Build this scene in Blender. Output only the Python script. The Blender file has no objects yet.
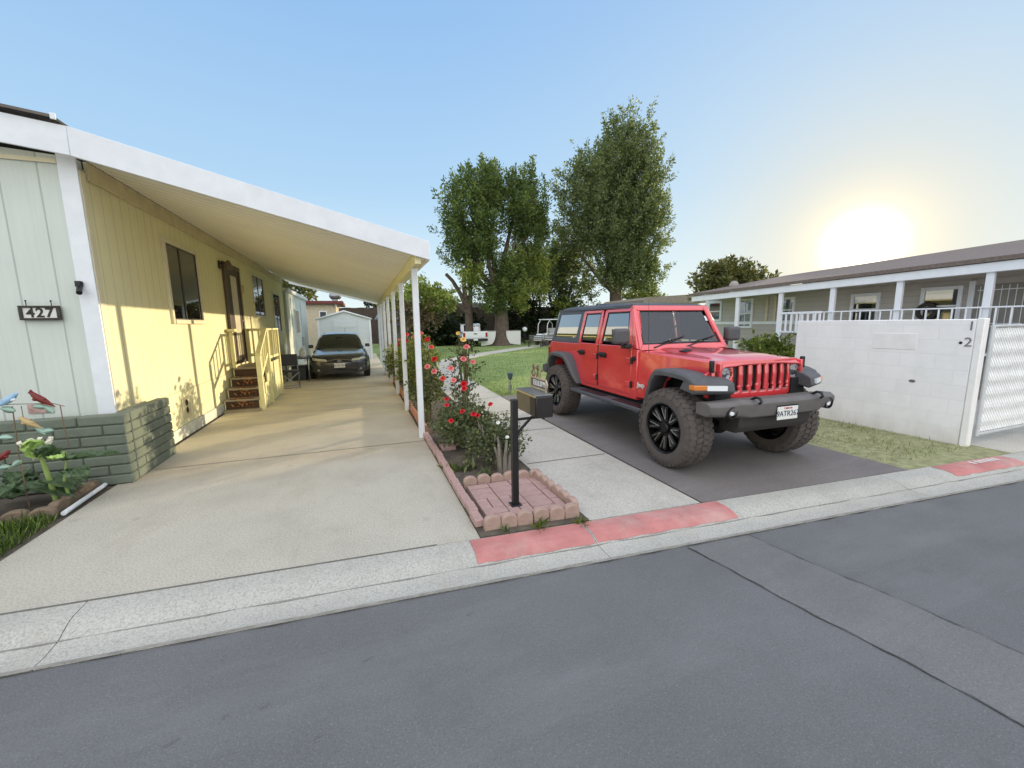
import bpy, math, random
import numpy as np
from mathutils import Vector, Matrix
random.seed(7); RNG = np.random.default_rng(7)
S = bpy.context.scene
COL = S.collection
PI = math.pi
def rad(a): return math.radians(a)

# ------------------------------------------------------------------ mesh helper
class MB:
    def __init__(self): self.v = []; self.f = []; self.mi = []; self.m = 0
    def mat(self, i): self.m = i; return self
    def add(self, vs, fs):
        o = len(self.v); self.v += [tuple(p) for p in vs]
        for f in fs: self.f.append([o + i for i in f]); self.mi.append(self.m)
        return self
    def box(self, x0, x1, y0, y1, z0, z1):
        if x0 > x1: x0, x1 = x1, x0
        if y0 > y1: y0, y1 = y1, y0
        if z0 > z1: z0, z1 = z1, z0
        return self.add([(x0,y0,z0),(x1,y0,z0),(x1,y1,z0),(x0,y1,z0),(x0,y0,z1),(x1,y0,z1),(x1,y1,z1),(x0,y1,z1)],
            [(0,3,2,1),(4,5,6,7),(0,1,5,4),(1,2,6,5),(2,3,7,6),(3,0,4,7)])
    def obox(self, c, s, M):
        hx, hy, hz = s[0]/2, s[1]/2, s[2]/2
        vs = [Vector(c) + M @ Vector((a*hx, b*hy, d*hz)) for d in (-1,1) for a, b in ((-1,-1),(1,-1),(1,1),(-1,1))]
        return self.add(vs, [(0,3,2,1),(4,5,6,7),(0,1,5,4),(1,2,6,5),(2,3,7,6),(3,0,4,7)])
    def bar(self, p, q, w, h=None, up=(0,0,1)):
        p, q = Vector(p), Vector(q); d = (q-p); L = d.length; d.normalize(); u = Vector(up)
        if abs(d.dot(u)) > .98: u = Vector((0,1,0))
        s = d.cross(u).normalized(); t = s.cross(d)
        M = Matrix((d, s, t)).transposed()
        return self.obox((p+q)/2, (L, w, h or w), M)
    def cyl(self, p, q, r0, r1=None, n=12, cap=True):
        return self.tube([p, q], [r0, r0 if r1 is None else r1], n, cap)
    def tube(self, pts, rs, n=8, cap=True):
        pts = [Vector(p) for p in pts]
        if not isinstance(rs, (list, tuple)): rs = [rs]*len(pts)
        vs = []; fs = []; ref = None
        for i, p in enumerate(pts):
            d = (pts[min(i+1, len(pts)-1)] - pts[max(i-1, 0)]).normalized()
            if ref is None:
                ref = Vector((0,0,1)) if abs(d.z) < .9 else Vector((1,0,0))
            a = d.cross(ref).normalized(); b = a.cross(d).normalized(); ref = b
            for k in range(n):
                t = 2*PI*k/n; vs.append(p + (a*math.cos(t) + b*math.sin(t))*rs[i])
        for i in range(len(pts)-1):
            for k in range(n):
                k2 = (k+1) % n
                fs.append((i*n+k, i*n+k2, (i+1)*n+k2, (i+1)*n+k))
        if cap:
            fs.append(tuple(range(n))[::-1]); fs.append(tuple((len(pts)-1)*n + k for k in range(n)))
        return self.add(vs, fs)
    def prism(self, poly, y0, y1, axis='y'):
        # poly in the two remaining axes (x,z) for y, (y,z) for x, (x,y) for z
        n = len(poly)
        def P(a, b, c): return (a, c, b) if axis == 'y' else ((c, a, b) if axis == 'x' else (a, b, c))
        vs = [P(a, b, y0) for a, b in poly] + [P(a, b, y1) for a, b in poly]
        fs = [tuple(range(n)), tuple(range(n, 2*n))[::-1]]
        for i in range(n):
            j = (i+1) % n; fs.append((i, i+n, j+n, j))
        return self.add(vs, fs)
    def lathe(self, prof, n=20, c=(0,0,0), axis='z', close=False):
        vs = []; fs = []; m = len(prof)
        for k in range(n):
            t = 2*PI*k/n; ct, st = math.cos(t), math.sin(t)
            for r, z in prof:
                if axis == 'z': p = (r*ct, r*st, z)
                elif axis == 'y': p = (r*ct, z, r*st)
                else: p = (z, r*ct, r*st)
                vs.append((p[0]+c[0], p[1]+c[1], p[2]+c[2]))
        for k in range(n):
            k2 = (k+1) % n
            for i in range(m-1): fs.append((k*m+i, k2*m+i, k2*m+i+1, k*m+i+1))
        return self.add(vs, fs)
    def grid(self, fn, nu, nv):
        vs = [fn(i/nu, j/nv) for i in range(nu+1) for j in range(nv+1)]
        fs = [(i*(nv+1)+j, (i+1)*(nv+1)+j, (i+1)*(nv+1)+j+1, i*(nv+1)+j+1) for i in range(nu) for j in range(nv)]
        return self.add(vs, fs)
    def ball(self, c, r, n=10, m=7):
        rx, ry, rz = (r, r, r) if not isinstance(r, (tuple, list)) else r
        return self.grid(lambda u, v: (c[0]+rx*math.sin(PI*v)*math.cos(2*PI*u), c[1]+ry*math.sin(PI*v)*math.sin(2*PI*u), c[2]-rz*math.cos(PI*v)), n, m)
    def quad(self, a, b, c, d): return self.add([a,b,c,d], [(0,1,2,3)])
    def poly(self, pts): return self.add(pts, [tuple(range(len(pts)))])
    def map(self, fn): self.v = [fn(*p) for p in self.v]; return self
    def build(self, name, mat, parent=None, loc=(0,0,0), bevel=0, smooth=30, seg=2, weld=False):
        me = bpy.data.meshes.new(name); me.from_pydata([tuple(p) for p in self.v], [], self.f)
        mats = mat if isinstance(mat, (list, tuple)) else [mat]
        for m in mats: me.materials.append(m)
        if len(mats) > 1: me.polygons.foreach_set('material_index', self.mi)
        import bmesh
        bm = bmesh.new(); bm.from_mesh(me)
        if weld: bmesh.ops.remove_doubles(bm, verts=bm.verts, dist=1e-4)
        bmesh.ops.recalc_face_normals(bm, faces=bm.faces); bm.to_mesh(me); bm.free()
        if smooth:
            me.shade_smooth(); me.set_sharp_from_angle(angle=rad(smooth))
        o = bpy.data.objects.new(name, me); COL.objects.link(o)
        if parent: o.parent = parent
        o.location = loc
        if bevel:
            b = o.modifiers.new('bevel', 'BEVEL'); b.width = bevel; b.segments = seg; b.limit_method = 'ANGLE'; b.angle_limit = rad(35)
            b.harden_normals = False
        return o

def tag(o, label=None, cat=None, group=None, kind=None):
    if label: o['label'] = label
    if cat: o['category'] = cat
    if group: o['group'] = group
    if kind: o['kind'] = kind
    return o
def thing(name, label, cat, loc=(0,0,0), rz=0, group=None):
    o = bpy.data.objects.new(name, None); COL.objects.link(o); o.location = loc; o.rotation_euler = (0,0,rz)
    o.empty_display_size = .2
    return tag(o, label, cat, group)
def struct(o): o['kind'] = 'structure'; return o
def dup(root, loc, rz=0, label=None, scale=None):
    r = root.copy(); COL.objects.link(r); r.location = loc; r.rotation_euler = (0,0,rz)
    if label: r['label'] = label
    if scale: r.scale = (scale,)*3 if not isinstance(scale, tuple) else scale
    for ch in list(root.children):
        c = ch.copy(); COL.objects.link(c); c.parent = r
        for g in ch.children:
            d = g.copy(); COL.objects.link(d); d.parent = c
    return r
def text(name, body, size, mat, parent, M, depth=.002, spacing=1.0, loc=None, bold=0):
    cu = bpy.data.curves.new(name, 'FONT'); cu.body = body; cu.size = size; cu.extrude = depth; cu.align_x = 'CENTER'; cu.align_y = 'CENTER'
    cu.space_character = spacing; cu.offset = bold
    t = bpy.data.objects.new(name+'_src', cu); COL.objects.link(t)
    dg = bpy.context.evaluated_depsgraph_get(); me = bpy.data.meshes.new_from_object(t.evaluated_get(dg))
    bpy.data.objects.remove(t); me.name = name
    me.transform(M); me.materials.clear(); me.materials.append(mat)
    o = bpy.data.objects.new(name, me); COL.objects.link(o)
    if parent: o.parent = parent
    return o
def frame(origin, xd, yd):
    x = Vector(xd).normalized(); y = Vector(yd).normalized(); z = x.cross(y)
    M = Matrix((x, y, z)).transposed().to_4x4(); M.translation = Vector(origin); return M

# ------------------------------------------------------------------ materials
def lin(c):
    return tuple((x/12.92 if x <= .04045 else ((x+.055)/1.055)**2.4) for x in (c[0]/255, c[1]/255, c[2]/255)) + (1,)
class NT:
    def __init__(self, name):
        self.m = bpy.data.materials.new(name); self.m.use_nodes = True; self.t = self.m.node_tree; self.t.nodes.clear()
        self.out = self.n('ShaderNodeOutputMaterial'); self._c = None
    def n(self, typ, **kw):
        nd = self.t.nodes.new(typ)
        for k, v in kw.items(): setattr(nd, k, v)
        return nd
    def l(self, a, b): self.t.links.new(a, b)
    def coord(self, kind='Object'):
        if self._c is None: self._c = self.n('ShaderNodeTexCoord')
        return self._c.outputs[kind]
    def noise(self, scale, detail=4, rough=.55, vec=None, stretch=None):
        nd = self.n('ShaderNodeTexNoise'); nd.inputs['Scale'].default_value = scale; nd.inputs['Detail'].default_value = detail; nd.inputs['Roughness'].default_value = rough
        v = vec or self.coord()
        if stretch:
            mp = self.n('ShaderNodeMapping'); mp.inputs['Scale'].default_value = stretch; self.l(v, mp.inputs['Vector']); v = mp.outputs[0]
        self.l(v, nd.inputs['Vector']); return nd.outputs['Fac']
    def ramp(self, fac, stops, interp='LINEAR'):
        r = self.n('ShaderNodeValToRGB'); r.color_ramp.interpolation = interp
        el = r.color_ramp.elements
        while len(el) < len(stops): el.new(.5)
        for e, (p, c) in zip(el, stops):
            e.position = p; e.color = c if len(c) == 4 else tuple(c)+(1,)
        self.l(fac, r.inputs[0]); return r.outputs[0]
    def mix(self, fac, a, b, mode='MIX'):
        m = self.n('ShaderNodeMix', data_type='RGBA', blend_type=mode)
        for sock, val in ((m.inputs[0], fac), (m.inputs[6], a), (m.inputs[7], b)):
            if hasattr(val, 'is_linked') or hasattr(val, 'links'): self.l(val, sock)
            else: sock.default_value = val
        return m.outputs[2]
    def math(self, op, a, b=None, c=None):
        m = self.n('ShaderNodeMath', operation=op)
        for i, val in enumerate((a, b, c)):
            if val is None: continue
            if hasattr(val, 'links'): self.l(val, m.inputs[i])
            else: m.inputs[i].default_value = val
        return m.outputs[0]
    def sep(self, v=None):
        s = self.n('ShaderNodeSeparateXYZ'); self.l(v or self.coord(), s.inputs[0]); return s.outputs
    def bump(self, h, strength=.3, dist=.01):
        b = self.n('ShaderNodeBump'); b.inputs['Strength'].default_value = strength; b.inputs['Distance'].default_value = dist
        self.l(h, b.inputs['Height']); return b.outputs[0]
    def pbr(self, color, rough=.6, metal=0, normal=None, spec=.5, coat=0, alpha=None, sheen=0):
        p = self.n('ShaderNodeBsdfPrincipled')
        for k, v in (('Base Color', color), ('Roughness', rough), ('Metallic', metal), ('Specular IOR Level', spec), ('Coat Weight', coat)):
            if hasattr(v, 'links'): self.l(v, p.inputs[k])
            else: p.inputs[k].default_value = v
        p.inputs['Coat Roughness'].default_value = .06
        if normal is not None: self.l(normal, p.inputs['Normal'])
        self.l(p.outputs[0], self.out.inputs[0]); return p
MATS = {}
def simple(name, col, rough=.6, metal=0, var=.12, vscale=6, bump=.0, bscale=60, coat=0, spec=.5, dirt=None):
    if name in MATS: return MATS[name]
    k = NT(name); c = lin(col)
    f = k.noise(vscale, 5)
    d = tuple(x*(1-var) for x in c[:3]) + (1,); b = tuple(min(1, x*(1+var)) for x in c[:3]) + (1,)
    cc = k.ramp(f, [(.3, d), (.7, b)])
    if dirt:
        g = k.noise(vscale*.4, 6, .7); cc = k.mix(k.ramp(g, [(.5, (0,0,0)), (.75, (dirt[1],)*3)]), cc, lin(dirt[0]))
    nm = k.bump(k.noise(bscale, 4), bump, .01) if bump else None
    k.pbr(cc, rough, metal, nm, spec, coat); MATS[name] = k.m; return k.m

def concrete(name, col, scale=1, cracks=True, warm=None):
    k = NT(name); c = lin(col)
    a = k.noise(.9*scale, 6, .65); b = k.noise(75, 4, .75); s = k.noise(2.3, 8, .75, stretch=(1,.35,1))
    cc = k.ramp(a, [(.25, tuple(x*.80 for x in c[:3])), (.5, c[:3]), (.75, tuple(min(1,x*1.1) for x in c[:3]))])
    cc = k.mix(k.ramp(b, [(.36, (.7,)*3), (.56, (0,)*3)]), cc, tuple(x*.5 for x in c[:3])+(1,))
    cc = k.mix(k.ramp(s, [(.52, (0,)*3), (.78, (.38,)*3)]), cc, lin((140,126,104)))
    cc = k.mix(k.ramp(k.noise(5, 7, .8), [(.55, (0,)*3), (.8, (.2,)*3)]), cc, lin((120,116,108)))
    vo = k.n('ShaderNodeTexVoronoi'); vo.inputs['Scale'].default_value = 1.7; k.l(k.coord(), vo.inputs['Vector'])
    dd_ = k.math('ADD', vo.outputs['Distance'], k.math('MULTIPLY', k.noise(14, 4), .12))
    cc = k.mix(k.ramp(dd_, [(.07, (.45,)*3), (.15, (0,)*3)]), cc, tuple(x*.5 for x in c[:3])+(1,))
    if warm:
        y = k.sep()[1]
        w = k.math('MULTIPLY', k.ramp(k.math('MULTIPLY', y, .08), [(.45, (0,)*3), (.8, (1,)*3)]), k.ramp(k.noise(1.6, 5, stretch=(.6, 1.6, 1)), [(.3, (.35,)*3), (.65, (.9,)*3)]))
        cc = k.mix(w, cc, lin(warm))  # far slab paler and warmer: sunlit streaks painted into the concrete colour
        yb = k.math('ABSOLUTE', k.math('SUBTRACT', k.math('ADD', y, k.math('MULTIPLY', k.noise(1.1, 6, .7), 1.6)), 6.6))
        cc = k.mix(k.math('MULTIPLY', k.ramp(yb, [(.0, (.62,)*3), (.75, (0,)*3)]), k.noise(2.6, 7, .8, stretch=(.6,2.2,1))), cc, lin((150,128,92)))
    k.pbr(cc, .85, 0, k.bump(b, .5, .006), .3); return k.m
def asphalt(name, col, lo=.8):
    k = NT(name); c = lin(col)
    a = k.noise(.5, 6, .6); b = k.noise(110, 3, .85); s = k.noise(1.5, 7, .7, stretch=(.25, 1.2, 1))
    cc = k.ramp(a, [(.3, tuple(x*lo for x in c[:3])), (.7, tuple(x*1.12 for x in c[:3]))])
    cc = k.mix(k.ramp(b, [(.3, (.6,)*3), (.5, (0,)*3)]), cc, tuple(x*.5 for x in c[:3])+(1,))
    cc = k.mix(k.ramp(b, [(.58, (0,)*3), (.70, (.6,)*3)]), cc, tuple(min(1,x*1.9) for x in c[:3])+(1,))
    cc = k.mix(k.ramp(s, [(.48, (0,)*3), (.75, (.5,)*3)]), cc, tuple(x*1.45 for x in c[:3])+(1,))
    cc = k.mix(k.ramp(k.noise(.8, 8, .75), [(.52, (0,)*3), (.7, (.4,)*3)]), cc, tuple(x*.7 for x in c[:3])+(1,))
    vo = k.n('ShaderNodeTexVoronoi'); vo.inputs['Scale'].default_value = 1.3; k.l(k.coord(), vo.inputs['Vector'])
    dd_ = k.math('ADD', vo.outputs['Distance'], k.math('MULTIPLY', k.noise(12, 4), .14))
    cc = k.mix(k.ramp(dd_, [(.08, (.4,)*3), (.17, (0,)*3)]), cc, tuple(x*.55 for x in c[:3])+(1,))
    k.pbr(cc, .8, 0, k.bump(b, .6, .006), .35); return k.m
def siding(name, col, axis, period=.2, off=0):
    # vertical grooved plywood panels
    k = NT(name); c = lin(col); u = k.sep()[axis]
    fr = k.math('FRACT', k.math('DIVIDE', k.math('ADD', u, 100+off), period))
    g = k.math('LESS_THAN', fr, .05)
    st = (30, 30, 1.2) if axis else (30, 30, 1.2)
    gr = k.noise(1, 5, .6, stretch=st); bl = k.noise(.8, 5)
    cc = k.ramp(bl, [(.3, tuple(x*.92 for x in c[:3])), (.7, tuple(min(1,x*1.05) for x in c[:3]))])
    cc = k.mix(k.ramp(gr, [(.4, (.0,)*3), (.7, (.22,)*3)]), cc, tuple(x*.75 for x in c[:3])+(1,))
    cc = k.mix(k.math('MULTIPLY', g, .5), cc, tuple(x*.4 for x in c[:3])+(1,))  # groove shade painted in as a darker stripe
    h = k.math('SUBTRACT', k.math('MULTIPLY', gr, .25), g)
    k.pbr(cc, .75, 0, k.bump(h, .6, .008), .3); return k.m
def leafmat(name, c1, c2, trans=.4, dark=.5):
    k = NT(name)
    g = k.n('ShaderNodeNewGeometry'); r = g.outputs['Random Per Island']
    a, b = lin(c1), lin(c2)
    cc = k.ramp(r, [(0, tuple(x*dark for x in a[:3])), (.5, a[:3]), (1, b[:3])])
    cl = k.noise(.55, 3); cc = k.mix(k.ramp(cl, [(.35, (.5,)*3), (.6, (0,)*3)]), cc, tuple(x*.6 for x in a[:3])+(1,))
    d = k.n('ShaderNodeBsdfPrincipled'); d.inputs['Roughness'].default_value = .5; d.inputs['Specular IOR Level'].default_value = .35
    t = k.n('ShaderNodeBsdfTranslucent'); k.l(cc, d.inputs['Base Color'])
    tc = k.mix(1.0, cc, (1.0, 1.0, .45, 1), 'MULTIPLY'); k.l(tc, t.inputs['Color'])
    mx = k.n('ShaderNodeMixShader'); mx.inputs[0].default_value = trans
    k.l(d.outputs[0], mx.inputs[1]); k.l(t.outputs[0], mx.inputs[2]); k.l(mx.outputs[0], k.out.inputs[0]); return k.m
def glass(name, tint=(60,66,70), refl=.5, rough=.01, clear=.5, fm=1.2):
    # a real pane: fresnel reflection over a tinted see-through pane
    k = NT(name)
    tr = k.n('ShaderNodeBsdfTransparent'); tr.inputs[0].default_value = tuple(x*clear + (1-clear)*0 for x in lin(tint)[:3])+(1,)
    gl = k.n('ShaderNodeBsdfGlossy'); gl.inputs['Roughness'].default_value = rough; gl.inputs[0].default_value = (.95,.97,1,1)
    fr = k.n('ShaderNodeLayerWeight'); fr.inputs[0].default_value = .5
    f = k.math('MINIMUM', k.math('ADD', k.math('MULTIPLY', k.math('POWER', fr.outputs['Facing'], 4.0), fm), refl+.045), 1.0)
    mx = k.n('ShaderNodeMixShader'); k.l(f, mx.inputs[0]); k.l(tr.outputs[0], mx.inputs[1]); k.l(gl.outputs[0], mx.inputs[2]); k.l(mx.outputs[0], k.out.inputs[0]); return k.m
def blockmat(name, col, bw, bh, axis, mortar=.7, tint=.12):
    k = NT(name); c = lin(col); s = k.sep()
    cb = k.n('ShaderNodeCombineXYZ'); k.l(s[axis], cb.inputs[0]); k.l(s[2], cb.inputs[1])
    b = k.n('ShaderNodeTexBrick'); k.l(cb.outputs[0], b.inputs['Vector']); b.inputs['Scale'].default_value = 1
    b.inputs['Brick Width'].default_value = bw; b.inputs['Row Height'].default_value = bh; b.inputs['Mortar Size'].default_value = .006
    b.inputs['Color1'].default_value = tuple(x*(1-tint) for x in c[:3])+(1,); b.inputs['Color2'].default_value = tuple(min(1,x*(1+tint)) for x in c[:3])+(1,)
    b.inputs['Mortar'].default_value = tuple(x*mortar for x in c[:3])+(1,)
    n1 = k.noise(3, 6, .7); n2 = k.noise(70, 3)
    cc = k.mix(k.ramp(n1, [(.45, (0,)*3), (.75, (.5,)*3)]), b.outputs['Color'], tuple(x*.82 for x in c[:3])+(1,))
    zl = k.math('ADD', s[2], k.math('MULTIPLY', k.noise(2.2, 6, .7, stretch=(1,1,.35)), .7))
    cc = k.mix(k.ramp(zl, [(.28, (.6,)*3), (.62, (0,)*3)]), cc, tuple(x*.62*f for x, f in zip(c[:3], (1,.93,.84)))+(1,))
    h = k.math('ADD', k.math('MULTIPLY', b.outputs['Fac'], -1), k.math('MULTIPLY', n2, .4))
    k.pbr(cc, .85, 0, k.bump(h, .35, .01), .3); return k.m

M_road = asphalt('road_asphalt', (109,110,111)); M_pad = asphalt('pad_asphalt', (124,118,116), .72)
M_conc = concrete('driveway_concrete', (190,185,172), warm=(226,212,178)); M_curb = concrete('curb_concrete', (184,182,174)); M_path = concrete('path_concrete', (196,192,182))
M_frontside = siding('siding_front', (206,213,205), 0, .305, .05); M_sideside = siding('siding_side', (232,226,184), 1, .2)  # same paint in two tones: warm sunlight put into the side wall colour
M_white = simple('white_paint', (224,228,232), .5, var=.05, bump=.05, dirt=((190,192,192), .15)); M_trim = simple('cream_trim', (216,208,178), .55, var=.06)
M_cream = simple('cream_paint', (226,219,166), .6, var=.07, bump=.08); M_under = None
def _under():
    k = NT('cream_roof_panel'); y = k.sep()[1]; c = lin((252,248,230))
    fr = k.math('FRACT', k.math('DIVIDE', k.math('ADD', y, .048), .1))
    g = k.math('MULTIPLY', k.math('LESS_THAN', fr, .16), .6)  # seam lines, with groove shade put into the panel colour
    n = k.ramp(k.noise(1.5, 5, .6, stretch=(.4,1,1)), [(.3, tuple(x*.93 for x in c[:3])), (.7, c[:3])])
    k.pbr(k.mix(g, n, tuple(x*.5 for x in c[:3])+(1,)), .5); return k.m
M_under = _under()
M_black = simple('black_metal', (24,24,26), .4, var=.2); M_dark = simple('dark_interior', (22,22,24), .8, var=.2)
M_glass = glass('window_glass', (120,118,112), .05, .01, .9, .8); M_cglass = glass('tinted_car_glass', (48,54,58), .30, .01, .45); M_wsglass = glass('windscreen_glass', (200,206,200), .04, .01, .97, .6)
M_mglass = simple('mirror_glass', (200,205,210), .05, 1.0, var=.02)
M_wood = simple('weathered_wood', (96,70,52), .8, var=.25, vscale=9, bump=.3); M_bark = simple('bark', (92,80,70), .9, var=.35, vscale=5, bump=.8, bscale=14)
M_soil = simple('garden_soil', (92,84,74), .95, var=.35, vscale=8, bump=.9, bscale=40); M_earth = simple('bare_earth', (120,112,92), .95, var=.2, vscale=.6, bump=.4)
M_terra = simple('terracotta_brick', (190,134,112), .85, var=.18, vscale=7, bump=.4); M_pink = simple('pink_paver', (172,142,136), .9, var=.14, vscale=9, bump=.5)
M_redpaint = simple('red_curb_paint', (184,120,116), .8, var=.16, vscale=5, bump=.4, dirt=((186,160,152), .8))
M_steel = simple('steel', (150,153,156), .35, .8, var=.1); M_chrome = simple('chrome', (215,218,222), .12, 1, var=.03)
M_rubber = simple('tyre_rubber', (86,79,75), .85, var=.15, vscale=12, bump=.2)
M_plastic = simple('black_plastic', (82,82,85), .6, var=.12, vscale=14, bump=.12, bscale=220)
M_lampwhite = simple('lamp_white', (235,238,240), .15, var=.02, coat=.6); M_amber = simple('amber_lens', (214,128,52), .2, var=.05, coat=.5); M_redlens = simple('red_lens', (150,18,18), .2, var=.05, coat=.6)
M_plate = simple('plate_white', (225,226,222), .4, var=.03); M_navy = simple('navy_ink', (36,40,78), .5)

# ------------------------------------------------------------------ camera, light, sky
cam = bpy.data.cameras.new('camera'); co = bpy.data.objects.new('camera', cam); COL.objects.link(co); S.camera = co
yw, pt, rl = rad(20.25), rad(8.5), rad(-.75)
fw = Vector((math.sin(yw)*math.cos(pt), math.cos(yw)*math.cos(pt), -math.sin(pt))); rt = Vector((math.cos(yw), -math.sin(yw), 0)); up = rt.cross(fw)
rt2 = rt*math.cos(rl) + up*math.sin(rl); up2 = rt2.cross(fw)
Mc = Matrix((rt2, up2, -fw)).transposed().to_4x4(); Mc.translation = (0, 0, 1.70); co.matrix_world = Mc
cam.sensor_width = 36; cam.lens = 405/1024*36; cam.clip_end = 2000; cam.clip_start = .05
SUN_AZ, SUN_EL = rad(60.2), rad(7.6)
sd = Vector((math.sin(SUN_AZ)*math.cos(SUN_EL), math.cos(SUN_AZ)*math.cos(SUN_EL), math.sin(SUN_EL)))
sl = bpy.data.lights.new('sun', 'SUN'); sl.energy = 5.0; sl.angle = rad(.6); sl.color = (1, .83, .56)
so = bpy.data.objects.new('sun', sl); COL.objects.link(so); so.rotation_euler = sd.to_track_quat('Z', 'Y').to_euler()
W = bpy.data.worlds.new('World'); S.world = W; W.use_nodes = True
wt = W.node_tree; wt.nodes.clear()
def wn(t, **kw):
    n = wt.nodes.new(t)
    for a, b in kw.items(): setattr(n, a, b)
    return n
sky = wn('ShaderNodeTexSky', sky_type='NISHITA'); sky.sun_disc = False; sky.sun_elevation = SUN_EL; sky.sun_rotation = SUN_AZ; sky.air_density = 1.0; sky.dust_density = .1; sky.ozone_density = 2.0
tc = wn('ShaderNodeTexCoord'); vm = wn('ShaderNodeVectorMath', operation='DOT_PRODUCT'); nv = wn('ShaderNodeVectorMath', operation='NORMALIZE')
wt.links.new(tc.outputs['Generated'], nv.inputs[0]); wt.links.new(nv.outputs[0], vm.inputs[0]); vm.inputs[1].default_value = sd
def wm(op, a, b=None):
    m = wn('ShaderNodeMath', operation=op)
    for i, v in enumerate((a, b)):
        if v is None: continue
        if hasattr(v, 'links'): wt.links.new(v, m.inputs[i])
        else: m.inputs[i].default_value = v
    return m.outputs[0]
cosa = wm('MAXIMUM', vm.outputs['Value'], 0.0)
def vscale(col, fac):
    m = wn('ShaderNodeVectorMath', operation='SCALE'); m.inputs[0].default_value = col; wt.links.new(fac, m.inputs['Scale']); return m.outputs[0]
def vadd(a, b):
    m = wn('ShaderNodeVectorMath', operation='ADD'); wt.links.new(a, m.inputs[0]); wt.links.new(b, m.inputs[1]); return m.outputs[0]
glow = vadd(vscale((9, 7.4, 4.6), wm('POWER', cosa, 1700.0)), vscale((.45, .33, .14), wm('POWER', cosa, 260.0)))
warm_w = wm('MULTIPLY', wm('POWER', cosa, 48.0), .80)
# added fill: unseen bright lobe above and behind the camera lifts the shade
ovd = wn('ShaderNodeVectorMath', operation='DOT_PRODUCT'); wt.links.new(nv.outputs[0], ovd.inputs[0]); ovd.inputs[1].default_value = Vector((-.2, -.62, .76)).normalized()
glow = vadd(glow, vscale((1.60, 1.38, 1.10), wm('MAXIMUM', ovd.outputs['Value'], 0.0)))
# clear-air daylight gradient by elevation, blended with the physical sky
sx = wn('ShaderNodeSeparateXYZ'); wt.links.new(nv.outputs[0], sx.inputs[0])
el = wn('ShaderNodeValToRGB'); e = el.color_ramp.elements
for p in (.12, .3, .6): e.new(p)
for q, (p, c) in zip(e, [(0, (.84,.93,.95)), (.10, (.70,.86,.94)), (.28, (.46,.69,.92)), (.55, (.32,.55,.88)), (1, (.26,.48,.85))]): q.position = p; q.color = c+(1,)
wt.links.new(wm('MAXIMUM', sx.outputs[2], 0.0), el.inputs[0])
skm = wn('ShaderNodeVectorMath', operation='SCALE'); wt.links.new(sky.outputs[0], skm.inputs[0]); skm.inputs['Scale'].default_value = .02
grm = wn('ShaderNodeVectorMath', operation='SCALE'); wt.links.new(el.outputs[0], grm.inputs[0]); grm.inputs['Scale'].default_value = .95
base = vadd(skm.outputs[0], grm.outputs[0])
wmx = wn('ShaderNodeMix', data_type='RGBA'); wt.links.new(warm_w, wmx.inputs[0]); wt.links.new(base, wmx.inputs[6]); wmx.inputs[7].default_value = (.98, .80, .50, 1)
pal = wn('ShaderNodeMix', data_type='RGBA'); wt.links.new(wm('MULTIPLY', wm('POWER', cosa, 7.0), .42), pal.inputs[0]); wt.links.new(wmx.outputs[2], pal.inputs[6]); pal.inputs[7].default_value = (.82, .88, .86, 1)
tot = vadd(pal.outputs[2], glow)
bg = wn('ShaderNodeBackground'); wt.links.new(tot, bg.inputs[0]); bg.inputs[1].default_value = 1.0
wo = wn('ShaderNodeOutputWorld'); wt.links.new(bg.outputs[0], wo.inputs[0])
S.view_settings.view_transform = 'Standard'; S.view_settings.look = 'None'; S.view_settings.exposure = 0
S.cycles.max_bounces = 9; S.cycles.diffuse_bounces = 6; S.cycles.transparent_max_bounces = 12; S.cycles.use_denoising = True; S.cycles.sample_clamp_indirect = 8

# ------------------------------------------------------------------ the setting
def yo(x): return -.075*x
def slab(name, poly, z, mat, thick=.25):
    return struct(MB().prism(poly, z-thick, z, 'z').build(name, mat, smooth=0))
M_lawn_k = NT('lawn_turf'); k = M_lawn_k
_a = k.noise(.35, 5, .6); _b = k.noise(45, 3, .7, stretch=(1, 1, 1)); _s = k.noise(1.6, 5, .6, stretch=(.5, 1.6, 1))
_c = k.ramp(_a, [(.3, lin((112,136,78))[:3]), (.7, lin((156,176,110))[:3])])
_c = k.mix(k.ramp(_s, [(.45, (0,)*3), (.7, (.75,)*3)]), _c, lin((176,186,124)))  # pale stretched stripes: sun streaks painted into the turf
_c = k.mix(k.ramp(_b, [(.3, (.75,)*3), (.55, (0,)*3)]), _c, lin((52,76,36)))
k.pbr(_c, .9, 0, k.bump(_b, .9, .03), .2); M_lawn = k.m
struct(MB().box(-350, 350, -120, 420, -.6, -.30).build('ground', M_earth, smooth=0))
struct(MB().prism([(-60, 2.52+yo(-60)), (60, 2.52+yo(60)), (60, -14), (-60, -14)], -.27, -.062, 'z').build('road', M_road, smooth=0))
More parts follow.
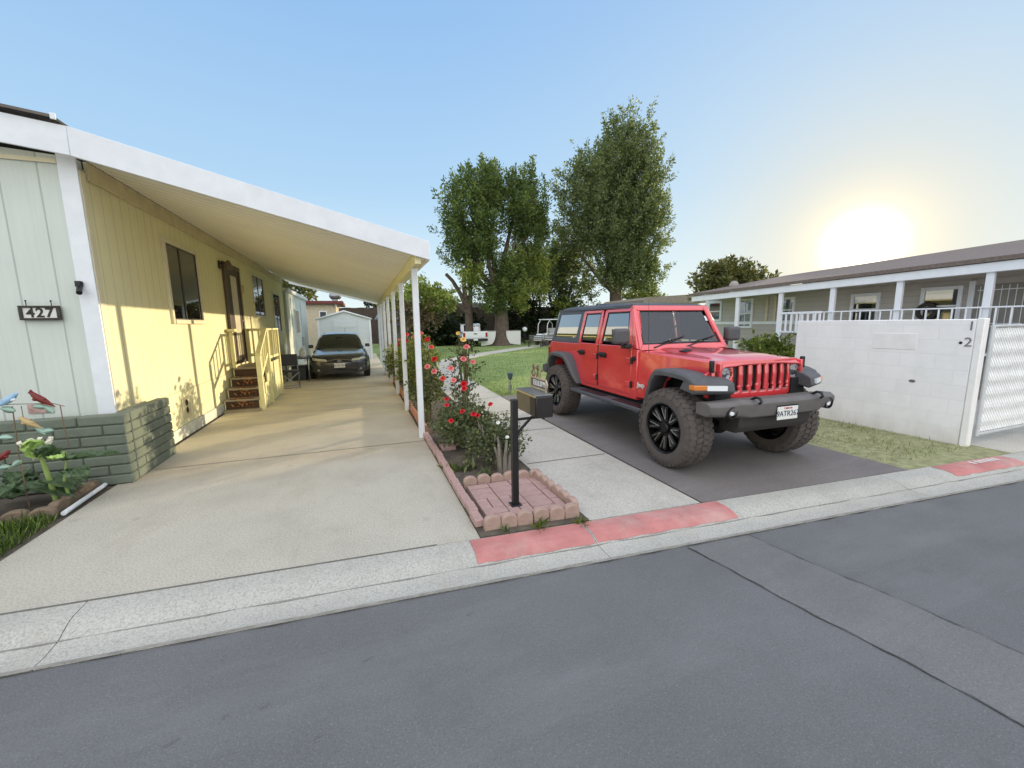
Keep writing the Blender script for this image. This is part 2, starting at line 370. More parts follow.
# repaired trench across the road and its two cracks
pa, pb, pc, pd = (2.30, 2.30), (2.98, -1.4), (3.62, -1.4), (2.90, 2.26)
M_patch = asphalt('patched_asphalt', (116,116,115), .85)
m = MB(); N = 24
for i in range(N):
    t0, t1 = i/N, (i+1)/N
    def L(a, b, t, s): return (a[0]+(b[0]-a[0])*t + .008*math.sin(t*23+s), a[1]+(b[1]-a[1])*t, -.058)
    m.quad(L(pa,pb,t0,0), L(pd,pc,t0,2), L(pd,pc,t1,2), L(pa,pb,t1,0))
struct(m.build('road_patch', M_patch, smooth=0))
M_crack = simple('crack_fill', (88,87,86), .9, var=.3, vscale=30)
m = MB()
for (a, b, s) in ((pa, pb, 0), (pd, pc, 2)):
    for i in range(60):
        t0, t1 = i/60, (i+1)/60
        def L2(t, d):
            w = .0035 + .002*math.sin(t*61+s) + .0015*math.sin(t*143)
            return (a[0]+(b[0]-a[0])*t + .008*math.sin(t*23+s) + d*w + .006*math.sin(t*97), a[1]+(b[1]-a[1])*t, -.0535)
        m.quad(L2(t0,-1), L2(t0,1), L2(t1,1), L2(t1,-1))
for (x0, y0, x1, y1) in ((-.9,1.9,-.80,1.92),(-.55,1.95,-.48,1.97),(-1.05,1.72,-.98,1.73),(-.1,2.06,.0,2.08),(-.7,1.96,-.66,1.97),(.5,2.2,.58,2.21),(-.3,1.7,-.26,1.72)):
    m.quad((x0,y0-.002,-.0535),(x0+(x1-x0)*.55,y1-.0015,-.0535),(x0+(x1-x0)*.55,y1+.0015,-.0535),(x0,y0+.002,-.0535))
struct(m.build('road_cracks', M_crack, smooth=0))
m = MB()
for i in range(40):
    a = -9+i*.45; b = a+.45
    m.quad((a,2.984+yo(a),.0075),(b,2.984+yo(b),.0075),(b,2.998+yo(b),.0075),(a,2.998+yo(a),.0075)) if b < .82 else None
struct(m.build('apron_joint', simple('joint_dark', (110,106,98), .95), smooth=0))
m = MB()
for (y, z, w, js) in ((2.700,-.0465,.005,3),(2.507,-.0475,.014,2)):
    for i in range(120):
        a = -9+i*.2; b = a+.2; j = lambda x: .006*math.sin(x*7.3*js)+.004*math.sin(x*17.1+js)
        m.quad((a,y-w+j(a)+yo(a),z),(b,y-w+j(b)+yo(b),z),(b,y+w*.6+j(b*1.3)*.4+yo(b),z),(a,y+w*.6+j(a*1.3)*.4+yo(a),z))
struct(m.build('gutter_lines', simple('gutter_grime', (140,137,130), .95, var=.25, vscale=14), smooth=0))
# rolled curb and gutter
prof = [(2.505,-.30),(2.505,-.052),(2.60,-.058),(2.70,-.050),(2.745,-.030),(2.80,-.006),(2.86,.004),(2.985,.004),(2.985,-.30)]
m = MB()
xs = [-60, -8.7, -5.2, -1.72, 1.66, 5.2, 8.6, 12.1, 60]
for a, b in zip(xs[:-1], xs[1:]):
    a2, b2 = a+.003, b-.003
    vs = [(a2, y+yo(a2), z) for y, z in prof] + [(b2, y+yo(b2), z) for y, z in prof]; n = len(prof)
    m.add(vs, [tuple(range(n)), tuple(range(n, 2*n))[::-1]] + [(i, i+n, (i+1)%n+n, (i+1)%n) for i in range(n)])
struct(m.build('curb', M_curb, smooth=40))
def redpaint(x0, x1, ylo, yhi, nm='curb_paint'):
    pts = [p for p in [(2.64,-.0515),(2.70,-.046),(2.715,-.040),(2.745,-.026),(2.80,-.002),(2.86,.008),(2.975,.008)] if ylo <= p[0] <= yhi]
    m = MB(); nn = 14
    for i in range(nn):
        a = x0+(x1-x0)*i/nn; b = x0+(x1-x0)*(i+1)/nn
        for (y0,z0),(y1,z1) in zip(pts[:-1], pts[1:]):
            j = lambda x, y: (.004*math.sin(x*19)+.003*math.sin(x*43)) if y == pts[0][0] else 0
            m.quad((a,y0+yo(a)+j(a,y0),z0),(b,y0+yo(b)+j(b,y0),z0),(b,y1+yo(b),z1),(a,y1+yo(a),z1))
    return struct(m.build(nm, M_redpaint, smooth=40))
redpaint(.70, 1.65, 2.71, 2.98); redpaint(1.672, 3.06, 2.71, 2.98); redpaint(6.05, 7.30, 2.74, 2.98)
M_stencil = simple('stencil_white', (215,205,200), .8, dirt=((180,120,118), .6))
m = MB()
for i, x in enumerate((6.62, 6.72, 6.80, 6.88, 6.96, 7.04)):
    m.quad((x,2.875+yo(x),.0115),(x+.06,2.875+yo(x+.06),.0115),(x+.06,2.95+yo(x+.06),.0115),(x,2.95+yo(x),.0115))
struct(m.build('curb_stencil', M_stencil, smooth=0))
dy = 2.995
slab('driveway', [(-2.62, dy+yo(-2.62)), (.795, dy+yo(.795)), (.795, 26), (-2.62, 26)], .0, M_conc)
m = MB()
for y in (5.92, 8.9, 11.9, 14.9): m.quad((-2.45,y,.004),(.79,y-.02,.004),(.79,y-.008,.004),(-2.45,y+.012,.004))
struct(m.build('driveway_joints', simple('slab_joint', (112,106,92), .95), smooth=0))  # dark control joints across the slab
slab('flower_bed', [(.80, dy+yo(.8)), (1.745, dy+yo(1.745)), (1.745, 17), (.80, 17)], .012, M_soil)
cl = [(2.33, 2.9, 1.14), (2.34, 4.6, 1.14), (2.38, 7, 1.14), (2.44, 9.5, 1.14), (2.52, 12, 1.14), (2.74, 14.5, 1.14), (3.25, 17, 1.15), (4.2, 19.4, 1.15), (5.7, 21.5, 1.15), (7.6, 23.4, 1.15), (9.6, 25.4, 1.15), (12, 27.7, 1.15), (16, 31.2, 1.15), (22, 36, 1.15)]
def edge(i, s):
    a = Vector(cl[max(i-1,0)][:2]); b = Vector(cl[min(i+1,len(cl)-1)][:2]); d = (b-a).normalized(); n = Vector((d.y, -d.x))
    return Vector(cl[i][:2]) + n*s*cl[i][2]/2
Lp = [edge(i,-1) for i in range(len(cl))]; Rp = [edge(i,1) for i in range(len(cl))]
Lp[0].y = dy+yo(Lp[0].x); Rp[0].y = dy+yo(Rp[0].x)
m = MB()
for i in range(len(cl)-1):
    m.add([(p.x,p.y,zz) for zz in (-.25, .006) for p in (Lp[i],Rp[i],Rp[i+1],Lp[i+1])], [(0,3,2,1),(4,5,6,7),(0,1,5,4),(1,2,6,5),(2,3,7,6),(3,0,4,7)])
struct(m.build('path', M_path, smooth=0))
m = MB()
for y in (4.35, 5.8, 7.3, 8.8, 10.4): m.quad((1.80,y+.02,.0105),(2.88,y-.01,.0105),(2.88,y+.004,.0105),(1.80,y+.034,.0105))
struct(m.build('path_joints', simple('slab_joint', (112,106,92), .95), smooth=0))  # dark joints across the path
slab('parking_pad', [(2.93, dy+yo(2.93)), (5.72, dy+yo(5.72)), (5.66, 5.2), (5.74, 8.95), (3.02, 8.95)], .004, M_pad)
M_dry = simple('dry_turf', (146,146,108), .95, var=.3, vscale=10, bump=.9, bscale=60, dirt=((110,120,66), .7))
slab('verge', [(5.73, dy+yo(5.73)), (7.62, dy+yo(7.62)), (7.62, 8.95), (5.75, 8.95), (5.67, 5.2)], .0, M_dry)
slab('lawn', [(3.04, 8.96), (20, 8.96), (120, 30), (120, 150), (-90, 150), (-90, 26.01), (.80, 26.01), (.80, 17.01), (1.75, 17), (2.0, 9), ], -.006, M_lawn)
slab('side_yard', [(-30, 3.2), (-2.63, 3.2), (-2.63, 26), (-30, 26)], -.01, M_soil)
slab('patio', [(7.63, 3.0+yo(7.63)), (40, 0), (40, 8.95), (7.63, 8.95)], .0, M_path)

# ------------------------------------------------------------------ the left-hand home
XW, YF, YB = -2.70, 5.85, 17.8
house = thing('mobile_home', 'pale green home with grooved siding on the left beside the carport', 'house', (XW, YF, 0))
def hb(): return MB()
def hbuild(m, name, mat, **kw):
    m.map(lambda x, y, z: (x-XW, y-YF, z)); return m.build(name, mat, house, **kw)
def ztop_front(x): return 3.46 + (-2.6 - x)*.16
# siding materials use object coordinates, offset by the house origin: grooves only need a period
f = hb().prism([(-9.5, .0), (XW-.002, .0), (XW-.002, ztop_front(XW)), (-9.5, ztop_front(-7.4)-.3), ], YF, YF+.12, 'y')
fw_ = hbuild(f, 'front_wall', M_frontside, smooth=0)
s_ = hb().box(XW-.12, XW, YF+.123, YB, .72, 3.40); hbuild(s_, 'side_wall', M_sideside, smooth=0)
sk = hb().box(XW-.12, XW+.006, YF+.123, YB, .185, .716); hbuild(sk, 'skirting', M_sideside, smooth=0)
bt = hb().box(XW-.12, XW+.03, YF+.123, YB, 0, .18); hbuild(bt, 'base_trim', simple('grey_white', (214,214,200), .6), bevel=.008)
bk = hb().box(-9.5, XW-.125, YB-.1, YB, 0, 3.4).box(-9.5,-9.4,YF+.13,YB-.11,0,3.4); hbuild(bk, 'rear_wall', M_frontside, smooth=0)
hbuild(hb().box(XW-.135, XW+.022, YF-.028, YF-.002, .0, 3.5), 'corner_board', M_white, bevel=.005)
hbuild(hb().box(XW+.003, XW+.028, YF+.0, YF+.10, .0, 3.36), 'corner_board', M_trim, bevel=.005)
hbuild(hb().box(XW+.004, XW+.045, YF+.13, YB, 3.30, 3.485), 'eave_trim', simple('tan_trim', (204,192,156), .55), bevel=.006)
hbuild(hb().box(-9.4, XW-.14, YF-.02, YF-.003, 3.40, 3.44), 'frieze', M_trim)
# gable fascia of the home
x0, x1 = -8.5, -2.62
hbuild(hb().prism([(x0, 4.40-.27), (x1, 3.425), (x1, 3.70), (x0, 4.40+.02)], YF-.23, YF-.205, 'y'), 'gable_fascia', M_white, bevel=.004)
M_shingle = simple('dark_shingle', (52,48,46), .9, var=.3, vscale=14, bump=.6)
hbuild(hb().prism([(x0, 4.425), (-2.67, 3.732), (-2.67, 3.757), (x0, 4.455)], YF-.26, YB+.1, 'y'), 'roof', M_shingle)
hbuild(hb().prism([(x0, 4.435), (-2.68, 3.745), (-2.68, 3.772), (x0, 4.472)], YF-.275, YF-.262, 'y'), 'drip_edge', simple('brown_edge', (92,84,76), .5))
hbuild(hb().prism([(-2.70,3.728),(-2.655,3.723),(-2.655,3.782),(-2.70,3.787)], YF-.292, YF-.278, 'y'), 'gutter_end', M_white, bevel=.006)
def window(y0, y1, z0, z1, split=.5, curtain=False):
    w = hbuild(hb().box(XW-.03,XW+.035,y0-.07,y0,z0-.07,z1+.07).box(XW-.03,XW+.035,y1,y1+.07,z0-.07,z1+.07).box(XW-.03,XW+.035,y0+.001,y1-.001,z1,z1+.07).box(XW-.03,XW+.045,y0+.001,y1-.001,z0-.07,z0), 'window', M_trim, bevel=.006)
    def sub(m, n, mat, **k):
        m.map(lambda x,y,z: (x-XW, y-YF, z)); return m.build(n, mat, w, **k)
    ym = y0+(y1-y0)*split
    sub(hb().box(XW+.004,XW+.018,ym-.018,ym+.018,z0,z1).box(XW+.004,XW+.016,y0,y0+.018,z0,z1).box(XW+.004,XW+.016,y1-.018,y1,z0,z1).box(XW+.004,XW+.016,y0+.02,y1-.02,z0,z0+.02).box(XW+.004,XW+.016,y0+.02,y1-.02,z1-.02,z1), 'sash', simple('bronze_sash', (70,62,52), .4, .3))
    sub(hb().quad((XW+.008,y0,z0),(XW+.008,y1,z0),(XW+.008,y1,z1),(XW+.008,y0,z1)), 'pane', M_glass)
    sub(hb().quad((XW+.002,y0,z0),(XW+.002,y1,z0),(XW+.002,y1,z1),(XW+.002,y0,z1)), 'blind', M_wood if curtain else simple('dark_brown_room', (60,46,36), .8, var=.4, vscale=3))
window(7.75, 8.98, 1.83, 2.98, .42); window(13.05, 14.35, 2.02, 3.10, .5); window(15.75, 16.85, 1.55, 2.80, .5)
# front door, its frame, the lamp and the digit
dr = hbuild(hb().box(XW+.004,XW+.03,10.62,11.62,.86,3.0), 'door', simple('brown_screen_door', (66,52,40), .5, var=.2), bevel=.004)
def dsub(m, n, mat, par=dr, **k): m.map(lambda x,y,z:(x-XW,y-YF,z)); return m.build(n, mat, par, **k)
dsub(hb().box(XW+.03,XW+.04,10.95,11.38,1.05,2.85), 'panel', simple('pale_door_panel', (206,196,168), .4))
dsub(hb().ball((XW+.07,11.5,1.85), .03), 'handle', M_chrome)
hbuild(hb().box(XW+.003,XW+.05,10.5,10.61,.86,3.1).box(XW+.003,XW+.05,11.63,11.74,.86,3.1).box(XW+.003,XW+.05,10.612,11.628,3.005,3.1), 'door_frame', simple('door_frame_brown', (92,76,56), .5), bevel=.004)
lp = hbuild(hb().box(XW+.005,XW+.03,10.3,10.42,2.92,3.08).cyl((XW+.02,10.36,3.02),(XW+.16,10.36,3.06),.012), 'porch_lamp', M_black, bevel=.003)
dsub(hb().lathe([(.0,3.10),(.03,3.09),(.075,2.98),(.06,2.90),(.0,2.89)], 12, (XW+.17,10.36,0)), 'shade', simple('smoked_shade', (110,96,78), .3), lp)
text('house_digit', '2', .30, simple('gold_digit', (198,164,92), .35, .4), house, frame((.012, 12.05-YF, 2.62), (0,1,0), (0,0,1)), .008)
hbuild(hb().box(XW+.003,XW+.012,11.85,12.3,2.40,2.41), 'siding_nail_strip', M_trim)
vt = hbuild(hb().box(XW+.007,XW+.025,7.62,7.92,.28,.60), 'foundation_vent', simple('vent_frame', (206,198,160), .6), bevel=.004)
for z in (.35, .47):
    dsub(hb().prism([(7.72,z+.03),(7.75,z),(7.78,z),(7.81,z+.03),(7.81,z+.07),(7.78,z+.1),(7.75,z+.1),(7.72,z+.07)], XW+.026, XW+.03, 'x'), 'vent_hole', M_black, vt, smooth=0)
lb = hbuild(hb().cyl((-2.80,YF-.05,2.17),(-2.80,YF-.05,2.20),.03).box(-2.83,-2.78,YF-.07,YF-.03,2.15,2.21).cyl((-2.80,YF-.06,2.14),(-2.77,YF-.14,2.08),.025), 'hose_bracket', M_black)
hbuild(hb().box(-3.42,-3.22,YF-.015,YF-.004,.80,.90), 'plaque', simple('faded_plaque', (168,140,132), .8, var=.35, vscale=30), bevel=.002)

# hanging sign 427
sg = thing('house_number_sign', 'small dark framed sign reading 427 hung on the pale green front wall', 'sign', (-3.20, YF-.03, 1.87))
gx = .165; gz = .075
sg.location = (-3.165, YF-.03, 1.875)
m = MB().box(-gx,gx,-.02,.01,gz-.022,gz).box(-gx,gx,-.02,.01,-gz,-gz+.022).box(-gx,-gx+.03,-.02,.01,-gz+.023,gz-.023).box(gx-.03,gx,-.02,.01,-gz+.023,gz-.023)
m.build('frame', simple('rustic_frame', (58,52,46), .7, var=.3, vscale=20, bump=.3), sg, bevel=.004)
MB().box(-gx+.031,gx-.031,-.008,.0,-gz+.023,gz-.023).build('plate', simple('sign_plate', (214,214,208), .5), sg)
text('numerals', '427', .135, M_black, sg, frame((0,-.010,-.003), (1,0,0), (0,0,1)), .002, 1.12, bold=.003)
for a in (-.10, .10): MB().cyl((a,-.005,gz),(a,-.005,gz+.05),.004).ball((a,-.005,gz+.05),.009).build('hook', M_black, sg)

# ------------------------------------------------------------------ carport
XP, YC0, YC1 = .78, 5.66, 19.0
port = thing('carport', 'long white carport with ribbed cream roof on a row of slim posts', 'carport', (XP, YC0, 0))
def cz(x): return 3.43 - .244*(x+2.60)
def cb(m, n, mat, **k): m.map(lambda x,y,z:(x-XP,y-YC0,z)); return m.build(n, mat, port, **k)
m = MB(); per = .20; nrib = int((YC1-YC0-.06)/per)
yy = []
for i in range(nrib):
    y = YC0+.05+i*per; yy += [(y,0),(y+.010,0),(y+.02,.028),(y+.03,.028),(y+.040,0),(y+.088,0),(y+.098,.028),(y+.108,.028),(y+.118,0),(y+.155,0),(y+.165,.055),(y+.185,.055),(y+.195,0)]
vs = []
for y, h in yy:
    for x in (-2.66, .90): vs.append((x, y, cz(x)+.05+h))
m.add(vs, [(2*i, 2*i+1, 2*i+3, 2*i+2) for i in range(len(yy)-1)])
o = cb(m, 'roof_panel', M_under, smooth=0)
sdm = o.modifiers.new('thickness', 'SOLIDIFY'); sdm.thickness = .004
fz = lambda x: cz(x)
cb(MB().prism([(-2.6195,fz(-2.6195)-.01),(.93,fz(.93)-.015),(.93,fz(.93)+.225),(-2.6195,fz(-2.6195)+.27)], YC0-.035, YC0+.02, 'y'), 'front_fascia', M_white, bevel=.004)
cb(MB().prism([(-2.615,fz(-2.615)-.01),(.93,fz(.93)-.015),(.93,fz(.93)+.2),(-2.615,fz(-2.615)+.2)], YC1, YC1+.04, 'y'), 'rear_fascia', M_white, bevel=.004)
cb(MB().box(.905,.935,YC0+.022,YC1-.01,cz(.92)-.02,cz(.92)+.22), 'gutter', M_white, bevel=.004)
cb(MB().box(XP-.04,XP+.04,YC0+.03,YC1-.02,cz(XP)-.10,cz(XP)+.045), 'beam', M_cream, bevel=.005)
py_ = [6.12, 8.25, 10.35, 12.45, 14.55, 16.65, 18.75]
for y in py_:
    p = cb(MB().box(XP-.042,XP+.042,y-.042,y+.042,-.01 if y > 6.2 else -.02,cz(XP)-.102), 'post', M_white, bevel=.008)

# ------------------------------------------------------------------ porch steps
st = thing('porch_steps', 'cream wooden porch steps with railings leading up to the brown door', 'steps', (-2.3, 10, 0))
def sb(m, n, mat, par=None, **k): m.map(lambda x,y,z:(x+2.3,y-10,z)); return m.build(n, mat, par or st, **k)
M_riser = simple('brown_riser', (78,58,42), .8, var=.25, bump=.2); M_tread = simple('grey_tread', (150,140,118), .75, var=.15, bump=.2)
sx0, sx1 = -2.655, -2.03
zs = [.06, .25, .44, .63, .82]; ys = [9.42, 9.50, 9.78, 10.06, 10.34]
sb(MB().box(sx0,sx1+.02,9.36,9.52,.0,.05), 'tread', M_tread, bevel=.005)
for i in range(4):
    sb(MB().box(sx0+.02,sx1-.02,ys[i+1]-.0,ys[i+1]+.02,zs[i]-.005,zs[i+1]-.035), 'riser', M_riser)
    sb(MB().box(sx0,sx1,ys[i+1]-.03,(ys[i+2] if i<3 else 11.65),zs[i+1]-.035,zs[i+1]), 'tread', M_tread, bevel=.006)
    for x in (sx0+.0, sx1-.02): sb(MB().box(x,x+.02,ys[i+1]+.0,(ys[i+2] if i<3 else 11.65)-.002,0,zs[i+1]-.037), 'stringer', M_cream)
# side closing boards and railings on the outer side
x = -1.985
for i, y in enumerate([9.55,9.85,10.12,10.38,10.66,10.94,11.22,11.5]):
    h = .30+ (y-9.55)*.72 if y < 10.3 else .90
    sb(MB().box(x-.02,x+.01,y,y+.25,.02,h), 'side_board', M_cream, bevel=.004)
for y, h in ((9.52,1.12),(10.40,1.62),(11.62,1.62)): sb(MB().box(x-.045,x+.045,y-.045,y+.045,.0,h), 'newel_post', M_cream, bevel=.006)
sb(MB().bar((x,9.50,1.14),(x,10.36,1.66),.09,.05), 'handrail', M_cream, bevel=.005)
sb(MB().bar((x,9.56,.66),(x,10.36,1.10),.04,.08), 'handrail', M_cream, bevel=.005)
sb(MB().box(x-.05,x+.05,10.36,11.68,1.622,1.665), 'handrail', M_cream, bevel=.005)
sb(MB().box(x-.02,x+.02,10.45,11.57,.98,1.04), 'handrail', M_cream, bevel=.005)
for y in (10.62,10.84,11.06,11.28,11.46): sb(MB().box(x-.018,x+.018,y-.018,y+.018,1.043,1.62), 'baluster', M_cream)
for y in (9.75, 9.95, 10.15): sb(MB().box(x-.018,x+.018,y-.018,y+.018,.68+(y-9.56)*.55+.02,1.11+(y-9.5)*.6), 'baluster', M_cream)
y = 11.66
sb(MB().box(-2.60,x-.05,y-.04,y+.04,1.60,1.66), 'handrail', M_cream, bevel=.005); sb(MB().box(-2.60,x-.05,y-.02,y+.02,.98,1.05), 'handrail', M_cream, bevel=.005)
for i in range(4): xx = -2.50+i*.13; sb(MB().box(xx-.02,xx+.02,y-.018,y+.018,1.052,1.598), 'baluster', M_cream)
sb(MB().box(-2.65,-2.57,y-.04,y+.04,.82,1.66), 'newel_post', M_cream, bevel=.005)
sb(MB().box(-2.66,-2.59,10.33,10.41,.82,1.60), 'newel_post', M_cream, bevel=.005); sb(MB().box(-2.67,-2.53,10.27,10.47,1.602,1.66), 'newel_cap', M_cream, bevel=.006)
# leaf-patterned mats on the treads
km = NT('leaf_mat'); v = km.n('ShaderNodeTexVoronoi'); v.inputs['Scale'].default_value = 26; km.l(km.coord(), v.inputs['Vector'])
km.pbr(km.ramp(v.outputs['Distance'], [(.1, lin((190,140,90))[:3]), (.45, lin((110,70,42))[:3]), (.7, lin((52,38,28))[:3])]), .95); M_mat = km.m
for i, lab in enumerate(('brown leaf patterned mat on the lowest porch step', 'brown leaf patterned mat on the middle porch step', 'brown leaf patterned mat on the upper porch step')):
    m = MB(); pts = [(-.2,-.02),(.2,-.02)] + [(.2*math.cos(a), -.02+.11*math.sin(a)) for a in [PI*t/9 for t in range(1,9)]]
    zt = zs[i+1]
    mm = MB().box(-.21,.21,-.018,.0,-.13,.008)
    arc = [(.21*math.cos(PI*t/12), .13*math.sin(PI*t/12)) for t in range(13)]
    mm = MB().prism([(-.21,0),(.21,0)]+[(a,b*1.6) for a,b in arc[1:-1]], .0, .012, 'z')
    mm2 = MB().prism(arc[::-1], -.013, -.002, 'y')
    mm2.map(lambda x,y,z:(x,y,-.145+z)); mm.add(mm2.v, mm2.f)
    o = mm.build('step_mat', M_mat, loc=(-2.345, ys[i+1]+.02-.032-.0, zt+.001)); tag(o, lab, 'mat', 'leaf mats on the porch steps')

# ------------------------------------------------------------------ block planter
pl = thing('block_planter', 'low planter wall of painted slump blocks at the home corner', 'planter', (-3, 5.5, 0))
M_slump = simple('slump_block', (108,116,103), .9, var=.16, vscale=3, bump=.7, bscale=18, dirt=((112,114,94), .5))
M_mortar = simple('block_mortar', (88,94,82), .95, var=.2)  # darker grey-green mortar between the planter blocks
def pb(m, n, mat, **k): m.map(lambda x,y,z:(x+3,y-5.5,z)); return m.build(n, mat, pl, **k)
m = MB(); rows = 7; rh = .112
for r in range(rows):
    xx = -2.47
    first = True
    while xx > -6.0:
        L = .40 if not (first and r % 2) else .20
        a = max(xx-L, -6.0); m.box(a+.006, xx-.004, 5.5, 5.64, r*rh+.004, (r+1)*rh-.006); xx -= L; first = False
    yy0 = 5.645; first = True
    while yy0 < 6.62:
        L = .40 if not (first and r % 2) else .2
        b = min(yy0+L, 6.65); m.box(-2.61, -2.474, yy0+.004, b-.004, r*rh+.004, (r+1)*rh-.006); yy0 += L; first = False
pb(m, 'blocks', M_slump, bevel=.014, seg=2)
pb(MB().box(-5.98,-2.49,5.515,5.63,0,rows*rh-.014).box(-2.60,-2.49,5.66,6.63,0,rows*rh-.014), 'mortar', M_mortar)
pb(MB().box(-5.95,-2.715,5.645,5.815,.0,.70).box(-2.69,-2.615,5.66,6.6,.0,.70), 'planter_soil', M_soil)

# ------------------------------------------------------------------ the red off-road vehicle
kp = NT('red_paint'); _n = kp.noise(3, 4)
kp.pbr(kp.ramp(_n, [(.3, lin((212,54,60))[:3]), (.7, lin((220,62,68))[:3])]), .3, 0, kp.bump(kp.noise(2.6, 2, .4), .22, .05), .5, 1.0).inputs['Coat IOR'].default_value = 1.85; M_red = kp.m
M_redin = simple('dark_red_recess', (120,22,26), .5)
M_hard = simple('black_hardtop', (72,75,82), .5, var=.1, bump=.1, bscale=200)
M_seal = simple('rubber_seal', (30,29,30), .7)
M_rim = simple('black_rim', (26,25,26), .3, .4, var=.1); M_mill = simple('milled_metal', (190,190,192), .25, .9, var=.05)
car = thing('off_road_vehicle', 'red lifted four door off-road vehicle with black flares parked on the asphalt pad', 'car', (4.215, 3.69, .004), -1.599)
def side(y, z):   # tumblehome of the upper body
    return y*(1 - .155*max(0, z-1.34)/.56)
def tm(m): return m.map(lambda x,y,z: (x, side(y, z), z))
def arch(cx, r, zc, n=9, a0=0, a1=180): return [(cx + r*math.cos(rad(a0+(a1-a0)*t/n)), zc + r*math.sin(rad(a0+(a1-a0)*t/n))) for t in range(n+1)]
HY = .775
# tub: rear quarter, rocker and cowl, arches cut through the sides
rear_arch = [(-2.42,.64),(-2.50,.80),(-2.66,1.03),(-2.80,1.09),(-3.20,1.09),(-3.34,1.03),(-3.46,.80)]
tubp = [(-.80,.64),(-.80,1.32),(-1.0,1.345),(-3.60,1.345),(-3.66,1.30),(-3.67,.80),(-3.62,.74)] + rear_arch[::-1]
MB().prism(tubp, -HY, HY, 'y').build('body', M_red, car, bevel=.012, smooth=35)
MB().box(-3.45,-.4,-.60,.60,.52,.70).box(-3.55,.5,-.42,-.30,.50,.62).box(-3.55,.5,.30,.42,.50,.62).box(-3.4,-2.5,-.62,.62,.70,1.08).build('chassis', M_dark, car)
# doors, with window frames, panes, handles and hinges
def door(name, x0, x1, wx0, wx1, s, cut):
    y = s*(HY+.008)
    zb, zt = .70, 1.36
    lower = [(x1,.70),(x1,1.36),(x0,1.36)] + cut
    m = MB().prism(lower, s*(HY-.03), y, 'y')
    # frame of the window: four bars that lean in with the cabin
    zt2 = 1.885
    def bar(ax,az,bx,bz,cx,cz_,dx,dz): m.prism([(ax,az),(bx,bz),(cx,cz_),(dx,dz)], s*(HY-.03), y, 'y')
    fx0 = x0+.0; fx1t = wx1[1]+.05; fx1b = x1
    bar(fx0,1.362, wx0-.0,1.362, wx0+.02,1.84, fx0+.015,zt2)
    bar(wx1[0],1.362, fx1b,1.362, fx1t,zt2, wx1[1],1.84)
    bar(wx0+.02,1.842, wx1[1],1.842, fx1t,zt2+.002, fx0+.015,zt2+.002)
    tm(m); d = m.build(name, M_red, car, bevel=.008, smooth=35)
    g = tm(MB().prism([(wx0-.01,1.40),(wx1[0]+.01,1.40),(wx1[1]+.01,1.845),(wx0+.01,1.845)], s*(HY-.012), s*(HY-.008), 'y')); g.build('window', M_cglass, d)
    sl_ = MB()
    q = [(wx0,1.40),(wx1[0],1.40),(wx1[1],1.84),(wx0+.02,1.84)]; cxm = sum(p[0] for p in q)/4; czm = sum(p[1] for p in q)/4
    for i in range(4):
        a, b = q[i], q[(i+1)%4]
        ia = (a[0]+(cxm-a[0])*.07, a[1]+(czm-a[1])*.08); ib = (b[0]+(cxm-b[0])*.07, b[1]+(czm-b[1])*.08)
        sl_.prism([a,b,ib,ia], s*(HY-.01), s*(HY+.001), 'y')
    tm(sl_).build('window_seal', M_seal, d)
    MB().box(x0+.05, x0+.25, y, y+s*.035, 1.185, 1.225).box(x0+.06,x0+.24,y,y+s*.012,1.16,1.24).build('handle', M_black, d, bevel=.008)
    for z in (1.17, .84):
        MB().box(x1-.11, x1+.015, y, y+s*.016, z-.035, z+.035).build('hinge', M_red, d, bevel=.006)
        MB().cyl((x1+.02,y+s*.012,z-.045),(x1+.02,y+s*.012,z+.045),.016).build('hinge_pin', M_black, d)
    return d
for s in (-1, 1):
    door('front_door', -1.80, -.925, -1.735, (-1.03, -1.14), s, [(-1.80,.78),(-1.77,.72),(-1.72,.70)])
    door('rear_door', -2.475, -1.83, -2.40, (-1.90, -1.90), s, [(-2.475,1.12),(-2.44,1.0),(-2.33,.76),(-2.28,.70)])
    # panel gaps
    MB().box(-1.832,-1.798,s*(HY+.001),s*(HY+.003),.70,1.345).build('door_gap', M_seal, car)
# hardtop
m = MB()
secs = [(-1.14,1.93,.655),(-1.19,1.958,.675),(-1.6,1.985,.685),(-2.4,1.992,.685),(-3.2,1.985,.675),(-3.44,1.965,.665),(-3.50,1.93,.655)]
def roof(u, v):
    t = u*(len(secs)-1); i = min(int(t), len(secs)-2); f = t-i
    x = secs[i][0]+(secs[i+1][0]-secs[i][0])*f; z = secs[i][1]+(secs[i+1][1]-secs[i][1])*f; w = secs[i][2]+(secs[i+1][2]-secs[i][2])*f
    a = -1+2*v; e = abs(a)
    yv = w*(a if e < .9 else math.copysign(.9+(e-.9)*.9, a)); dz = -.012*a*a - (.07*((e-.85)/.15)**2 if e > .85 else 0)
    return (x, yv, z+dz)
m.grid(roof, 18, 20); m.prism([(-1.13,1.89),(-1.13,1.93),(-3.49,1.935),(-3.46,1.89)], -.662, .662, 'y')
m.build('hardtop_roof', M_hard, car, smooth=50)
m = MB().box(-2.16,-2.135,-.60,.60,1.983,1.995); m.build('roof_seam', M_seal, car)
for s in (-1, 1):   # rear quarter of the hardtop around its big pane
    q0 = [(-3.585,1.347),(-2.485,1.347),(-2.46,1.89),(-3.46,1.89)]; qi = [(-3.47,1.43),(-2.60,1.43),(-2.565,1.845),(-3.40,1.845)]
    m = MB()
    for i in range(4): m.prism([q0[i],q0[(i+1)%4],qi[(i+1)%4],qi[i]], s*(HY-.04), s*(HY+.002), 'y')
    tm(m).build('hardtop_side', M_hard, car, bevel=.004)
    tm(MB().prism(qi, s*(HY-.02), s*(HY-.012), 'y')).build('rear_quarter_window', M_cglass, car)
